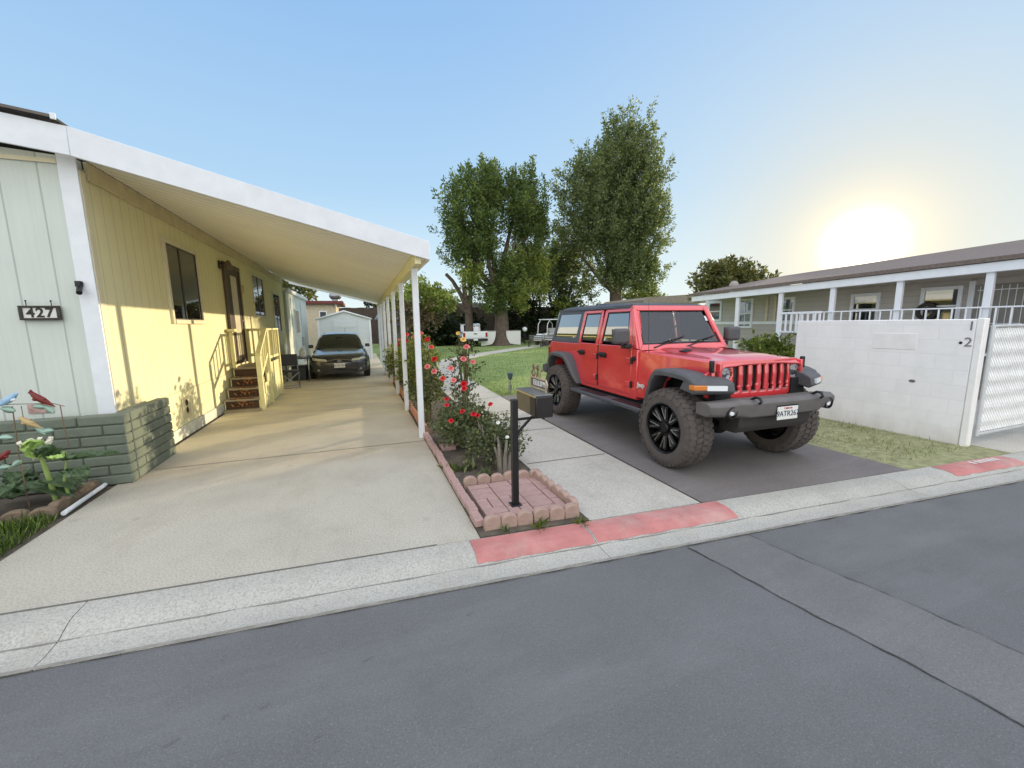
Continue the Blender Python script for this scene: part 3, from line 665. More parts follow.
m = MB().prism([(-.60,1.347),(.60,1.347),(.56,1.43),(-.56,1.43)], -3.6, -3.56, 'x')
MB().prism([(-.755,1.347),(.755,1.347),(.655,1.90),(-.655,1.90)], -3.54, -3.50, 'x').map(lambda x,y,z:(x+.0-(1.62-z)*.17,y,z)).build('rear_window', M_cglass, car)
# A pillars and windscreen
for s in (-1, 1): tm(MB().prism([(-.922,1.347),(-.81,1.335),(-1.125,1.92),(-1.092,1.885)], s*.66, s*(HY+.002), 'y')).build('a_pillar', M_red, car, bevel=.006)
def ws(z): return -.80 - (z-1.33)*.56       # x of the screen at height z
m = MB(); zb, zt = 1.315, 1.925
def wsbar(a, b, w0, w1): pass
fr = [(-.745,zb),(.745,zb),(.655,zt),(-.655,zt)]; inn = [(-.675,zb+.075),(.675,zb+.075),(.595,zt-.075),(-.595,zt-.075)]
for i in range(4):
    m.prism([fr[i],fr[(i+1)%4],inn[(i+1)%4],inn[i]], -.05, .02, 'x')
m.map(lambda x,y,z:(ws(z)+x,y,z)); m.build('windscreen_frame', M_red, car, bevel=.012, smooth=40)
g = MB().poly([(-.008,a_,b_) for a_,b_ in inn]); g.map(lambda x,y,z:(ws(z)+x,y*1.01,z)); g.build('windscreen', M_wsglass, car)
sl_ = MB()
for i in range(4):
    a, b = inn[i], inn[(i+1)%4]; c = lambda p: (p[0]*.96, p[1]+(1.62-p[1])*.07)
    sl_.prism([a,b,c(b),c(a)], -.010, -.003, 'x')
sl_.map(lambda x,y,z:(ws(z)+x,y,z)); sl_.build('windscreen_seal', M_seal, car)
for y0, y1 in ((-.52,-.05),(.02,.5)):
    MB().tube([(ws(1.36)+.03,y0,1.345),(ws(1.42)+.03,(y0+y1)/2,1.40),(ws(1.47)+.022,y1,1.455)],[.012,.008,.006],6).bar((ws(1.40)+.018,y0+.12,1.40),(ws(1.50)+.018,y1+.1,1.485),.012).build('wiper', M_black, car)
MB().ball((-.78,-.77,1.40),.0).build('cowl_bolt', M_black, car) if False else None
# cabin: floor tray, dash, seats, wheel
MB().box(-3.5,-1.0,-.66,.66,1.348,1.352).build('cabin_floor', M_dark, car)
M_seat = simple('seat_fabric', (62,60,60), .9, var=.2)
for s in (-.36, .36):
    MB().ball((-1.78,s,1.50),(.09,.22,.22)).ball((-1.80,s,1.74),(.06,.13,.09)).build('seat', M_seat, car)
MB().box(-2.75,-2.6,-.55,.55,1.35,1.62).ball((-2.68,-.35,1.68),(.06,.12,.08)).ball((-2.68,.35,1.68),(.06,.12,.08)).build('rear_seat', M_seat, car)
MB().box(-1.18,-.90,-.66,.66,1.335,1.40).build('dashboard', M_seat, car, bevel=.03)
m = MB(); m.tube([(-1.30-.05*math.sin(t*PI/9), .36+.18*math.cos(t*PI/9), 1.46+.17*math.sin(t*PI/9)) for t in range(19)], .014, 6); m.build('steering_wheel', M_black, car)
MB().box(-1.20,-1.18,-.12,.12,1.72,1.79).build('rear_view_mirror', M_black, car, bevel=.01)
M_sticker = simple('sticker_white', (222,224,226), .6)
MB().prism([(-.62,1.70),(-.55,1.70),(-.545,1.77),(-.61,1.77)], -.003, -.001, 'x').map(lambda x,y,z:(ws(z)+x-.0,-y,z)).build('sticker', M_sticker, car)
# bonnet, with its raised centre and soft front edge
def hood(u, v):
    x = -.80 + 1.24*u; a = -1+2*v; e = abs(a)
    w = .735 - .125*u
    z = 1.325 - .055*u - .05*max(0,u-.86)**2*50 - .02*a*a
    bulge = 1/(1+math.exp((e-.58)*28)); z += .028*bulge*(1-max(0,u-.8)/.2*.8)
    if e > .93: z -= .05*((e-.93)/.07)**1.5
    return (x, w*a, z)
m = MB(); m.grid(hood, 30, 40); o = m.build('bonnet', M_red, car, smooth=60)
sm = o.modifiers.new('thickness', 'SOLIDIFY'); sm.thickness = .02; sm.offset = -1
MB().prism([(-.42,.30),(-.30,.33),(-.30,.42),(-.42,.42)], 0, .012, 'z').map(lambda x,y,z:(x, y, hood((x+.8)/1.24, .5+.5*y/.7)[2]+.002+z)).build('bonnet_vent', M_black, car)
MB().prism([(-.42,-.42),(-.30,-.42),(-.30,-.33),(-.42,-.30)], 0, .012, 'z').map(lambda x,y,z:(x, y, hood((x+.8)/1.24, .5+.5*y/.7)[2]+.002+z)).build('bonnet_vent', M_black, car)
# inner wings: the red panel below the bonnet, plus engine bay mass
for s in (-1, 1):
    pts = [(-.80,.68),(-.40,.68),(-.32,.95),(-.16,1.08),(.44,1.05),(.44,1.24),(-.80,1.30)]
    m = MB().prism(pts, 0, .03, 'y')
    m.map(lambda x,y,z:(x, s*((.745-.125*(x+.8)/1.24)-.006 + (.03 if z<1.0 and x<-.4 else 0)-y), z)); m.build('wing', M_red, car, bevel=.008, smooth=40)
    MB().box(.36,.40,s*.655,s*.70,1.17,1.27).box(.35,.41,s*.66,s*.69,1.14,1.18).build('bonnet_latch', M_black, car, bevel=.008)
    MB().lathe([(0,0),(.035,0),(.035,.02),(.0,.025)], 14, axis='y').map(lambda x,y,z:(x-.86, s*(HY+.0+y), z+1.20)).build('round_bezel', M_black, car)
MB().box(-.8,.30,-.56,.56,.70,1.20).build('engine_bay', M_dark, car)
# grille
m = MB()
def gx_(y, z): return .445 - .055*(abs(y)/.62)**2.2 - .10*max(0, z-1.10)
NX, NZ = 84, 30; Y0, Z0, Z1 = .63, .84, 1.262
slots = [(-.372+.124*i) for i in range(7)]
def inslot(y, z): return .905 < z < 1.205 and any(abs(y-c) < .037 for c in slots)
def half(z): return .58 + .085*min(1, max(0, (z-.84)/.16))
idx = {}
for i in range(NX+1):
    for j in range(NZ+1):
        z = Z0+(Z1-Z0)*j/NZ; y = (-1+2*i/NX)*half(z)
        zt_ = z - max(0, (abs(y)-.52)/.14)**2*.06*max(0,(z-1.1)/.16)
        idx[i,j] = len(m.v); m.v.append((gx_(y,z), y, zt_))
for i in range(NX):
    for j in range(NZ):
        z = Z0+(Z1-Z0)*(j+.5)/NZ; y = (-1+2*(i+.5)/NX)*half(z)
        if inslot(y, z) or (y*y and (abs(y)-.525)**2+(z-1.115)**2 < .092**2): continue
        m.f.append([idx[i,j],idx[i+1,j],idx[i+1,j+1],idx[i,j+1]]); m.mi.append(0)
o = m.build('grille', M_red, car, smooth=60); so_ = o.modifiers.new('thickness','SOLIDIFY'); so_.thickness = .035; so_.offset = -1
MB().box(.36,.385,-.58,.58,.86,1.22).build('grille_mesh', simple('grille_backing', (58,56,54), .7, var=.3, vscale=80), car)
for c in slots:
    MB().box(gx_(c,.93)-.012,gx_(c,.93)-.002,c-.036,c+.036,.906,.925).build('slot_insert', simple('slot_insert', (150,108,106), .4), car)
for s in (-1, 1):
    cx_ = gx_(.525,1.115); c = (cx_, s*.525, 1.115)
    h = MB().lathe([(.098,.012),(.104,.0),(.098,-.02),(.088,-.05),(.0,-.055)][::-1], 28, c, 'x').build('headlight', M_redin, car)
    MB().lathe([(0,.018),(.05,.012),(.084,.0),(.089,-.01)], 28, c, 'x').build('lens', glass('headlamp_glass', (240,244,248), .12, .02, .95), h)
    MB().lathe([(.0,-.034),(.045,-.030),(.070,-.014),(.089,-.004)], 24, c, 'x').build('reflector', simple('reflector_bright', (222,226,230), .18, .15, var=.05), h)
    MB().lathe([(.0,-.004),(.022,-.006),(.028,-.016),(.028,-.034)], 18, c, 'x').box(c[0]-.02,c[0]-.008,c[1]-.080,c[1]+.080,c[2]-.007,c[2]+.007).build('bulb_shield', simple('lamp_grey', (110,114,118), .2, .7), h)
# flares
def flare(name, path, wout, wmid, s, lampx=False):
    # a lip swept along a side-view path; three rails: inner, outer top edge and outer lower edge
    m = MB(); n = len(path)
    c = (sum(p[0] for p in path)/n, min(p[1] for p in path))
    vs = []
    for (x, z, yo_) in path:
        d = Vector((c[0]-x, c[1]+.05-z)); d.normalize()
        vs += [(x, s*(HY-.10), z), (x, s*(yo_-.03), z+.004), (x+d.x*.02, s*yo_, z+d.y*.025), (x+d.x*.075, s*yo_, z+d.y*.075), (x+d.x*.085, s*(yo_-.04), z+d.y*.085), (x+d.x*.05, s*(HY-.10), z+d.y*.05)]
    fs = []
    for i in range(n-1):
        for k in range(6):
            k2 = (k+1) % 6; fs.append((i*6+k, i*6+k2, (i+1)*6+k2, (i+1)*6+k))
    fs.append(tuple(range(6))); fs.append(tuple((n-1)*6+k for k in range(6))[::-1])
    m.add(vs, fs); return m.build(name, M_plastic, car, bevel=.006, smooth=40)
for s in (-1, 1):
    fp = [(-.56,.66,.86),(-.46,.80,.90),(-.34,1.03,.94),(-.24,1.125,.955),(-.10,1.15,.96),(.18,1.14,.96),(.30,1.12,.955),(.38,1.09,.95),(.43,1.03,.94),(.44,.95,.935)]
    f = flare('front_flare', fp, 0, 0, s)
    sw_ = lambda x,y,z: (x - (.15*max(0,abs(y)-.6)/.33 if x > .33 else 0), y, z)
    fl = MB().prism([(.30,1.125),(.50,1.085),(.585,1.045),(.605,.955),(.57,.92),(.36,.955)], s*.56, s*.945, 'y'); fl.map(sw_); fl.build('flare_nose', M_plastic, car, bevel=.014)
    MB().prism([(s*.55,.82),(s*.70,.86),(s*.72,1.12),(s*.60,1.16)], .31, .345, 'x').build('wing_front', M_red, car, bevel=.006)
    # lamps set into the flare nose
    m = MB()
    for q in range(6): m.box(.56,.612,s*(.655+q*.03),s*(.685+q*.03),.97,1.022)
    m.map(sw_); m.build('running_lamp', M_lampwhite, car, weld=True)
    MB().box(.52,.608,s*.838,s*.954,.97,1.024).map(sw_).build('side_marker', M_amber, car, bevel=.008)
    rp = [(-2.34,.66,.86),(-2.42,.78,.90),(-2.58,1.03,.94),(-2.68,1.13,.955),(-2.82,1.165,.96),(-3.18,1.165,.96),(-3.32,1.13,.955),(-3.44,1.00,.94),(-3.52,.80,.90)]
    flare('rear_flare', rp, 0, 0, s)
    MB().box(.05,.44,s*.45,s*.66,.72,1.03).box(-.45,.5,s*.42,s*.60,.62,.86).build('wheel_well', M_dark, car)
# running boards
for s in (-1, 1):
    b = MB().prism([(-2.36,.54),(-.48,.54),(-.44,.60),(-2.40,.60)], s*.74, s*.97, 'y').build('running_board', simple('board_black', (74,76,82), .45, var=.1), car, bevel=.018)
    for i in range(2): MB().box(-2.1+i*.95,-1.45+i*.95,s*.80,s*.93,.601,.606).build('step_pad', M_black, b)
# bumper with fog lamps, plate, hooks and skid plate
m = MB()
def bump_sec(y):
    a = abs(y); x = .80 - .05*(a/.95)**2 - (.10*((a-.72)/.23)**2 if a > .72 else 0); zt = .885 if a < .58 else .885-.03*(a-.58)/.37; zb = .68 if a < .5 else .68+.03*min(1,(a-.5)/.2)
    return x, zt, zb
vs = []; ysn = [-.91,-.895,-.83,-.75,-.62,-.56,-.5,-.3,0,.3,.5,.56,.62,.75,.83,.895,.91]
for y in ysn:
    x, zt, zb = bump_sec(y); pr = .035 if abs(y) < .56 else 0
    vs += [(x-.20,y,zt-.01),(x-.05+pr,y,zt),(x+pr,y,zt-.035),(x+pr,y,(zt+zb)/2),(x-.015+pr,y,zb+.03),(x-.06,y,zb),(x-.20,y,zb+.01)]
fs = []
for i in range(len(ysn)-1):
    for kk in range(7):
        k2 = (kk+1)%7; fs.append((i*7+kk,i*7+k2,(i+1)*7+k2,(i+1)*7+kk))
fs += [tuple(range(7)), tuple((len(ysn)-1)*7+q for q in range(7))[::-1]]
m.add(vs, fs); m.map(lambda x,y,z:(x-.06,y,z)); bp = m.build('front_bumper', simple('bumper_plastic', (98,94,92), .55, var=.12, vscale=10, bump=.1, bscale=200), car, bevel=.008, smooth=40)
for s in (-1, 1):
    c = (.697, s*.70, .765)
    MB().lathe([(0,.012),(.028,.010),(.036,.0),(.04,-.02)], 20, c, 'x').build('fog_lamp', M_lampwhite, bp)
    MB().lathe([(.050,.016),(.062,.016),(.066,.0),(.066,-.03)], 20, c, 'x').build('fog_bezel', M_black, bp)
    h = MB().tube([(.68,s*.44,.875),(.74,s*.44,.915),(.79,s*.44,.91),(.81,s*.44,.875),(.785,s*.44,.855)], .014, 8); h.build('tow_hook', M_black, bp)
MB().prism([(.36,.50),(.58,.50),(.64,.57),(.65,.70),(.36,.70)], -.52, .52, 'y').build('skid_plate', simple('skid_grey', (60,56,54), .6, .2), car, bevel=.02)
pm = MB().box(.838,.846,-.145,.145,.66,.80); pm.map(lambda x,y,z:(x-.06,y-.03,z)); p_ = pm.build('license_plate', M_plate, car, bevel=.003)
Mx = lambda y,z: frame((.788, y, z), (0,1,0), (0,0,1))
text('plate_number', '9ATR267', .082, M_navy, p_, Mx(-.03,.722), .001, 1.0)
text('plate_state', 'California', .030, simple('plate_red', (190,60,66), .5), p_, Mx(-.03,.782), .001, 1.0)
MB().box(.778,.785,-.18,.12,.803,.813).build('plate_holder', M_black, p_)
# mirrors, badge, aerial, tail lamps, fuel cap, spare wheel carrier
for s in (-1, 1):
    mm = MB().box(-1.02,-.90,s*(HY+.01),s*(HY+.12),1.335,1.40).build('mirror_arm', M_black, car, bevel=.015)
    MB().box(-.97,-.85,s*(HY+.07),s*(HY+.31),1.40,1.61).build('mirror_housing', M_plastic, mm, bevel=.045, seg=4)
    MB().prism([(s*(HY+.09),1.41),(s*(HY+.29),1.41),(s*(HY+.29),1.60),(s*(HY+.09),1.60)], -.978, -.972, 'x').build('mirror_glass', M_mglass, mm)
    MB().box(-3.71,-3.60,s*(HY-.13),s*(HY+.02),1.02,1.24).build('tail_lamp', M_redlens, car, bevel=.012)
    text('badge', 'Jeep', .088, simple('badge_silver', (215,215,214), .3, .3), car, frame((-.69, s*(HY+.012), .86), (-s*-1*-1 if False else (1 if s < 0 else -1),0,0), (0,0,1)), .004, 1.0, bold=.003)
MB().cyl((-.66,-.70,1.28),(-.70,-.70,1.98),.004,.002,6).build('aerial', M_black, car)
# wheels
TR, TW = .462, .32
def wheel_parts():
    prof = []
    t = MB()
    ysd = [(-.5,.30),(-.53,.36),(-.515,.41),(-.44,.445),(-.36,.452),(.36,.452),(.44,.445),(.515,.41),(.53,.36),(.5,.30)]
    t.lathe([(r, y*TW) for y, r in ysd], 56, axis='y')
    # tread: staggered lugs in four rows
    nl = 40
    for kk in range(nl):
        for row, (y0, y1, sh, tw) in enumerate(((-.50,-.27,0,.35),(-.25,-.02,.5,-.3),(.02,.25,0,.3),(.27,.50,.5,-.35))):
            a0 = 2*PI*(kk+sh)/nl; da = 2*PI/nl*.33
            pts = []
            for rr in (.445, TR+.006 if abs(y0+y1) < .6 else TR):
                for (aa, yv) in ((a0-da+tw*.06,y0),(a0+da+tw*.06,y0),(a0+da-tw*.06,y1),(a0-da-tw*.06,y1)):
                    r2 = rr - (.016 if abs(yv) > .45 else 0)
                    pts.append((r2*math.cos(aa), yv*TW, r2*math.sin(aa)))
            t.add(pts, [(0,3,2,1),(4,5,6,7),(0,1,5,4),(1,2,6,5),(2,3,7,6),(3,0,4,7)])
    for sgn in (-1, 1):      # shoulder lugs running down the sidewall
        for kk in range(nl//2):
            a0 = 2*PI*kk/(nl//2); da = .07
            pts = []
            for dy_ in (0, .012):
                for (aa, r) in ((a0-da,.385),(a0+da,.385),(a0+da*.9,.435),(a0-da*.9,.435)):
                    base = (.53 if r < .4 else .465)*TW + dy_
                    pts.append((r*math.cos(aa), sgn*base, r*math.sin(aa)))
            t.add(pts, [(0,3,2,1),(4,5,6,7),(0,1,5,4),(1,2,6,5),(2,3,7,6),(3,0,4,7)])
    rm = MB()   # outer face is -y
    rm.lathe([(.305,-.155),(.29,-.165),(.278,-.15),(.262,-.04),(.255,.12),(.30,.155)], 44, axis='y')
    rm.lathe([(0,-.03),(.26,-.02)], 30, axis='y')
    sp = MB(); ml = MB()
    for kk in range(8):
        a = 2*PI*kk/8
        for off in (-.13, .13):
            p = Vector((.055*math.cos(a), -.095, .055*math.sin(a))); q = Vector((.265*math.cos(a+off), -.135, .265*math.sin(a+off)))
            sp.bar(p, q, .05, .032, up=(0,1,0))
            if kk % 1 == 0:
                p2 = Vector((.10*math.cos(a), -.122, .10*math.sin(a))); q2 = Vector((.235*math.cos(a+off*1.05), -.151, .235*math.sin(a+off*1.05)))
                ml.bar(p2, q2, .008, .012, up=(0,1,0))
    sp.lathe([(0,-.145),(.05,-.145),(.062,-.13),(.066,-.06)], 22, axis='y')
    return t, rm, sp, ml
t_, r_, s_p, m_l = wheel_parts()
w0 = t_.build('wheel', M_rubber, car, smooth=35)
w0.location = (0,-.815,.462)
r0 = r_.build('rim', M_rim, w0); s0 = s_p.build('spokes', M_rim, w0, bevel=.004); l0 = m_l.build('milled_edges', M_mill, w0)
def wheelcopy(loc, rz):
    w = w0.copy(); COL.objects.link(w); w.location = loc; w.rotation_euler = (0, rad(random.uniform(0,40)), rz); w.parent = car
    for chd in (r0, s0, l0): c = chd.copy(); COL.objects.link(c); c.parent = w
wheelcopy((-3.008,-.815,.462), 0); wheelcopy((0,.815,.462), PI); wheelcopy((-3.008,.815,.462), PI)
sw = w0.copy(); COL.objects.link(sw); sw.name = 'spare_wheel'; sw.parent = car; sw.location = (-3.88, .05, 1.12); sw.rotation_euler = (0,0,-PI/2)
for chd in (r0, s0, l0): c = chd.copy(); COL.objects.link(c); c.parent = sw
MB().cyl((-3.65,.05,1.12),(-3.80,.05,1.12),.12).build('spare_carrier', M_black, car)
MB().prism([(-3.68,.70),(-3.86,.72),(-3.86,.86),(-3.68,.90)], -.86, .86, 'y').build('rear_bumper', M_plastic, car, bevel=.02)
MB().cyl((0,-.66,.462),(0,.66,.462),.05).cyl((-3.008,-.66,.462),(-3.008,.66,.462),.05).ball((-3.008,0,.46),.16).ball((0,-.15,.46),.14).build('axle', M_dark, car)

# ------------------------------------------------------------------ white block wall, gate and railing on the right
M_wallwhite = blockmat('white_block', (243,241,240), .40, .20, 1, .94, .02)
wl = thing('block_wall', 'white painted block wall with the digits 1 and 2 at its street end', 'wall', (7.46, 2.82, 0))
MB().box(.0,.10,.05,2.36,-.02,1.68).build('wall', M_wallwhite, wl, bevel=.012)
MB().box(-.008,.108,-.03,.045,-.02,1.69).build('end_post', simple('white_post', (243,241,238), .6, var=.04, dirt=((170,150,130), .3)), wl, bevel=.01)
MB().box(-.006,-.001,.63,1.15,1.25,1.48).build('patch', simple('patched_white', (238,235,233), .7, var=.05), wl, bevel=.002)
text('digit', '1', .17, simple('grey_digit', (120,116,120), .6), wl, frame((-.004,.09,1.585), (0,-1,0), (0,0,1)), .002)
text('digit', '2', .17, simple('grey_digit', (120,116,120), .6), wl, frame((-.004,.10,1.375), (0,-1,0), (0,0,1)), .002)
MB().cyl((-.006,.17,1.37),(.004,.17,1.37),.018).build('hole', M_black, wl)
MB().ball((-.003,.62,.80),(.008,.04,.022)).build('scuff', simple('wall_scuff', (120,110,108), .9), wl)
gt = thing('chain_link_gate', 'silver chain link gate filled with pale vertical slats beside the white wall', 'gate', (7.68, 2.80, 0))
g = MB()
for x in (.02, 1.36): g.cyl((x,0,.12),(x,0,1.60),.024,n=10)
for z in (.14, 1.585): g.cyl((.02,0,z),(1.36,0,z),.02,n=10)
g.build('frame', simple('pale_galvanised', (206,208,208), .4, .2), gt)
m = MB()
M_slat = simple('privacy_slat', (244,244,242), .5, var=.08)
for i in range(20):
    x = .075+i*.065; w = .024
    m.grid(lambda u,v: (x-w+2*w*u, .012*math.sin(v*46)+.006*math.cos(u*3), .17+1.39*v), 2, 40)
m.build('slats', M_slat, gt)
m = MB(); step = .062
def wires(sgn):
    a = -1.5
    while a < 1.4:
        pts = []
        x0_, z0_ = a, .16
        t0 = max(0, (.03-a)) ; t1 = min(1.41, 1.35-a)
        if t1 > t0:
            p = (a+t0, .016*sgn, .16+t0) if sgn > 0 else (a+t0, .016*sgn, 1.57-t0); q = (a+t1, .016*sgn, .16+t1) if sgn > 0 else (a+t1, .016*sgn, 1.57-t1)
            m.cyl(p, q, .0013, n=4, cap=False)
        a += step
wires(1); wires(-1); m.build('wire_mesh', M_steel, gt)
gp = MB().cyl((1.46,0,-.02),(1.46,0,1.66),.035,n=12).ball((1.46,0,1.67),.045); gp.build('gate_post', M_steel, gt)
MB().box(1.38,1.45,-.02,.02,1.0,1.06).box(1.36,1.40,-.05,.03,.98,1.10).build('latch', M_steel, gt)
fe = thing('chain_link_fence', 'chain link fence with slats running on from the gate post', 'fence', (9.22, 2.75, 0))
g = MB()
for x in (2.0, 4.0): g.cyl((x,0,0),(x,0,1.65),.03)
g.cyl((0,0,1.62),(4,0,1.62),.02)
g.build('posts', M_steel, fe)
m = MB()
for i in range(60): m.box(.03+i*.066,.075+i*.066,-.004,.004,.1,1.6)
m.build('slats', M_slat, fe)

# ------------------------------------------------------------------ right-hand home with porch
XPo, XWn = 12.0, 13.2
nb = thing('porch_home', 'grey home with a long porch roof on white posts behind the white block wall', 'house', (XPo, 8, 0))
def nbd(m, n, mat, par=None, **k): m.map(lambda x,y,z:(x-XPo,y-8,z)); return m.build(n, mat, par or nb, **k)
M_grey = simple('grey_stucco', (168,166,172), .8, var=.07, vscale=2, bump=.3); M_groof = simple('grey_shingles', (120,108,102), .9, var=.22, vscale=18, bump=.6)
M_nwhite = simple('porch_white', (226,228,234), .55, var=.04)
Y0n, Y1n = -3.0, 12.9
lap = NT('lap_siding'); zz = lap.sep()[2]; fr_ = lap.math('FRACT', lap.math('DIVIDE', zz, .15)); lc = lin((184,178,174))
lap.pbr(lap.mix(lap.math('MULTIPLY', lap.math('LESS_THAN', fr_, .08), .5), lap.ramp(lap.noise(2,4), [(.3, tuple(x*.93 for x in lc[:3])),(.7, lc[:3])]), tuple(x*.5 for x in lc[:3])+(1,)), .7, 0, lap.bump(fr_, .5, .01)); M_lap = lap.m
nbd(MB().box(XWn,21.4,Y0n,Y1n,0,2.62), 'wall', M_lap, smooth=0)
def eav(y): return 2.60 - .020*(y-4.5)
nbd(MB().prism([(Y0n-.2,eav(Y0n)),(Y1n-.55,eav(Y1n)),(Y1n-.55,eav(Y1n)+.19),(Y0n-.2,eav(Y0n)+.19)], XPo-.12, XPo-.08, 'x'), 'fascia', M_nwhite, bevel=.006)
nbd(MB().prism([(Y0n-.2,eav(Y0n)),(Y1n-.55,eav(Y1n)),(Y1n-.55,eav(Y1n)+.18),(Y0n-.2,eav(Y0n)+.18)], XPo-.078, XPo+.03, 'x'), 'porch_beam', M_nwhite)
r = MB(); rx, rz = 16.8, 3.50
def zr(y): return eav(y)+.19
r.add([(XPo-.16,Y0n-.3,zr(Y0n)+.01),(XPo-.16,Y1n-.45,zr(Y1n)+.01),(rx,Y1n-.45,rz-.06),(rx,Y0n-.3,rz+.46),(21.9,Y0n-.3,2.7),(21.9,Y1n-.45,2.6)], [(0,1,2,3),(3,2,5,4)])
o = nbd(r, 'roof', M_groof, smooth=0); s2 = o.modifiers.new('thickness','SOLIDIFY'); s2.thickness = .09; s2.offset = 1
nbd(MB().prism([(XWn,2.62),(21.4,2.62),(rx,3.36)], Y1n-.12, Y1n, 'y'), 'gable', M_lap, smooth=0)
nbd(MB().add([(XPo+.04,Y0n,eav(Y0n)+.02),(XWn,Y0n,2.60),(XWn,Y1n-.6,2.56),(XPo+.04,Y1n-.6,eav(Y1n)+.02)],[(0,1,2,3)]), 'porch_ceiling', simple('porch_ceiling', (196,186,176), .7))
nbd(MB().box(XPo+.02,XWn-.01,Y0n,9.2,.0,.78), 'porch_deck', simple('deck_grey', (140,134,128), .8))
for y in (1.6, 3.05, 4.50, 5.97, 7.42, 8.87, 10.37): nbd(MB().box(XPo-.07,XPo+.02,y-.06,y+.06,0,eav(y)-.002), 'post', M_nwhite, bevel=.008)
nbd(MB().box(XWn-.03,XWn-.002,8.9,Y1n,1.56,1.66), 'band', M_nwhite, bevel=.004); nbd(MB().box(XWn-.03,XWn+.01,Y1n-.1,Y1n+.02,0,2.55), 'corner_board', M_nwhite)
M_blind = simple('white_blind', (214,212,204), .7, var=.06); M_nglass = glass('porch_glass', (120,130,136), .22, .01, .9)
def nwin(y0, y1, z0, z1, blind=True, grid=False):
    w = nbd(MB().box(XWn-.05,XWn-.001,y0-.08,y0,z0-.08,z1+.08).box(XWn-.05,XWn-.001,y1,y1+.08,z0-.08,z1+.08).box(XWn-.05,XWn-.001,y0+.001,y1-.001,z1,z1+.08).box(XWn-.06,XWn-.001,y0+.001,y1-.001,z0-.08,z0), 'window', M_nwhite, bevel=.005)
    s = MB().box(XWn-.035,XWn-.015,y0,y1,(z0+z1)/2-.02,(z0+z1)/2+.02)
    if grid: s.box(XWn-.034,XWn-.016,(y0+y1)/2-.01,(y0+y1)/2+.01,z0,z1)
    nbd(s, 'sash', M_nwhite, w)
    nbd(MB().quad((XWn-.02,y0,z0),(XWn-.02,y1,z0),(XWn-.02,y1,z1),(XWn-.02,y0,z1)), 'pane', M_nglass, w)
    nbd(MB().quad((XWn-.006,y0,z0),(XWn-.006,y1,z0),(XWn-.006,y1,z1),(XWn-.006,y0,z1)), 'blind', M_blind if blind else simple('dim_room', (74,70,68), .8, var=.3, vscale=3), w)
nwin(12.2, 12.7, 1.75, 2.38); nwin(10.85, 11.33, 1.50, 2.40, False, True); nwin(9.35, 9.70, 1.68, 2.36); nwin(7.05, 7.6, 1.6, 2.32); nwin(5.45, 6.05, 1.60, 2.36)
d = nbd(MB().box(XWn-.03,XWn-.002,4.35,5.15,.80,2.42), 'door', simple('grey_door', (136,132,126), .5), bevel=.004)
m = MB()
for i in range(7): y = 4.42+i*.11; m.cyl((XWn-.045,y,.85),(XWn-.045,y,2.40),.008,n=6)
for z in (.9,1.5,1.56,2.3): m.box(XWn-.05,XWn-.04,4.38,5.12,z-.01,z+.01)
nbd(m, 'security_bars', M_nwhite, d)
nbd(MB().box(XWn-.05,XWn-.001,5.17,5.27,.80,2.52).box(XWn-.05,XWn-.001,4.23,4.33,.80,2.52), 'door_frame', M_nwhite)
nbd(MB().box(XWn-.05,XWn-.001,9.9,9.98,1.66,2.5).box(XWn-.05,XWn-.001,10.2,10.28,1.66,2.5), 'trim_strip', simple('beige_strip', (204,190,170), .6))
nbd(MB().box(XWn-.03,XWn-.002,3.0,3.9,.80,2.42), 'door', simple('tan_door', (150,110,86), .5), bevel=.004)
rl_ = thing('porch_railing', 'white picket railing along the porch of the grey home', 'railing', (XPo-.1, 6, 0))
def rlb(m, n, mat=M_nwhite, **k): m.map(lambda x,y,z:(x-XPo+.1,y-6,z)); return m.build(n, mat, rl_, **k)
rlb(MB().box(XPo-.115,XPo-.085,3.0,8.25,1.885,1.915), 'top_rail', bevel=.006); rlb(MB().box(XPo-.12,XPo-.08,3.0,8.25,.92,.96), 'bottom_rail', bevel=.006)
for i in range(25): y = 3.04+i*.215; rlb(MB().box(XPo-.112,XPo-.088,y-.013,y+.013,.962,1.883), 'picket')
r2 = thing('patio_railing', 'short white picket railing standing at the far end of the white wall', 'railing', (9.5, 6.6, 0))
MB().box(-.02,.02,-.5,.42,1.83,1.88).box(-.02,.02,-.5,.42,1.40,1.44).build('rails', M_nwhite, r2, bevel=.005)
for i in range(8): y = -.48+i*.126; MB().box(-.016,.016,y-.016,y+.016,.0 if i in (0,7) else 1.442,1.828).build('picket', M_nwhite, r2)
# wreath and flowers on the porch, dish on the roof
w = MB().tube([(0, .17*math.cos(t*PI/8), .17*math.sin(t*PI/8)) for t in range(17)], .05, 7); o = w.build('wreath', simple('dark_wreath', (62,58,56), .9, var=.4, vscale=25, bump=.8), loc=(XWn-.10, 5.95, 1.86)); tag(o, 'round dark wreath hanging in front of a bright porch window', 'wreath')
dish = thing('satellite_dish', 'pale satellite dish standing on the far end of the grey roof', 'satellite dish', (13.7, 12.1, 2.80)); dish.scale = (.6,.6,.6)
MB().lathe([(0,.10),(.15,.085),(.28,.04),(.36,0),(.37,.0),(.29,.03),(.15,.07),(.0,.085)], 22).map(lambda x,y,z:(-z*1.0-.02, y, x*.8+.42)).build('dish', simple('dish_grey', (168,158,150), .5), dish)
MB().tube([(0,0,-.05),(0,0,.25),(-.08,0,.42)], .022, 8).tube([(-.06,0,.12),(-.36,0,.36)], .014, 6).ball((-.38,0,.40),.05).build('mount', M_steel, dish)

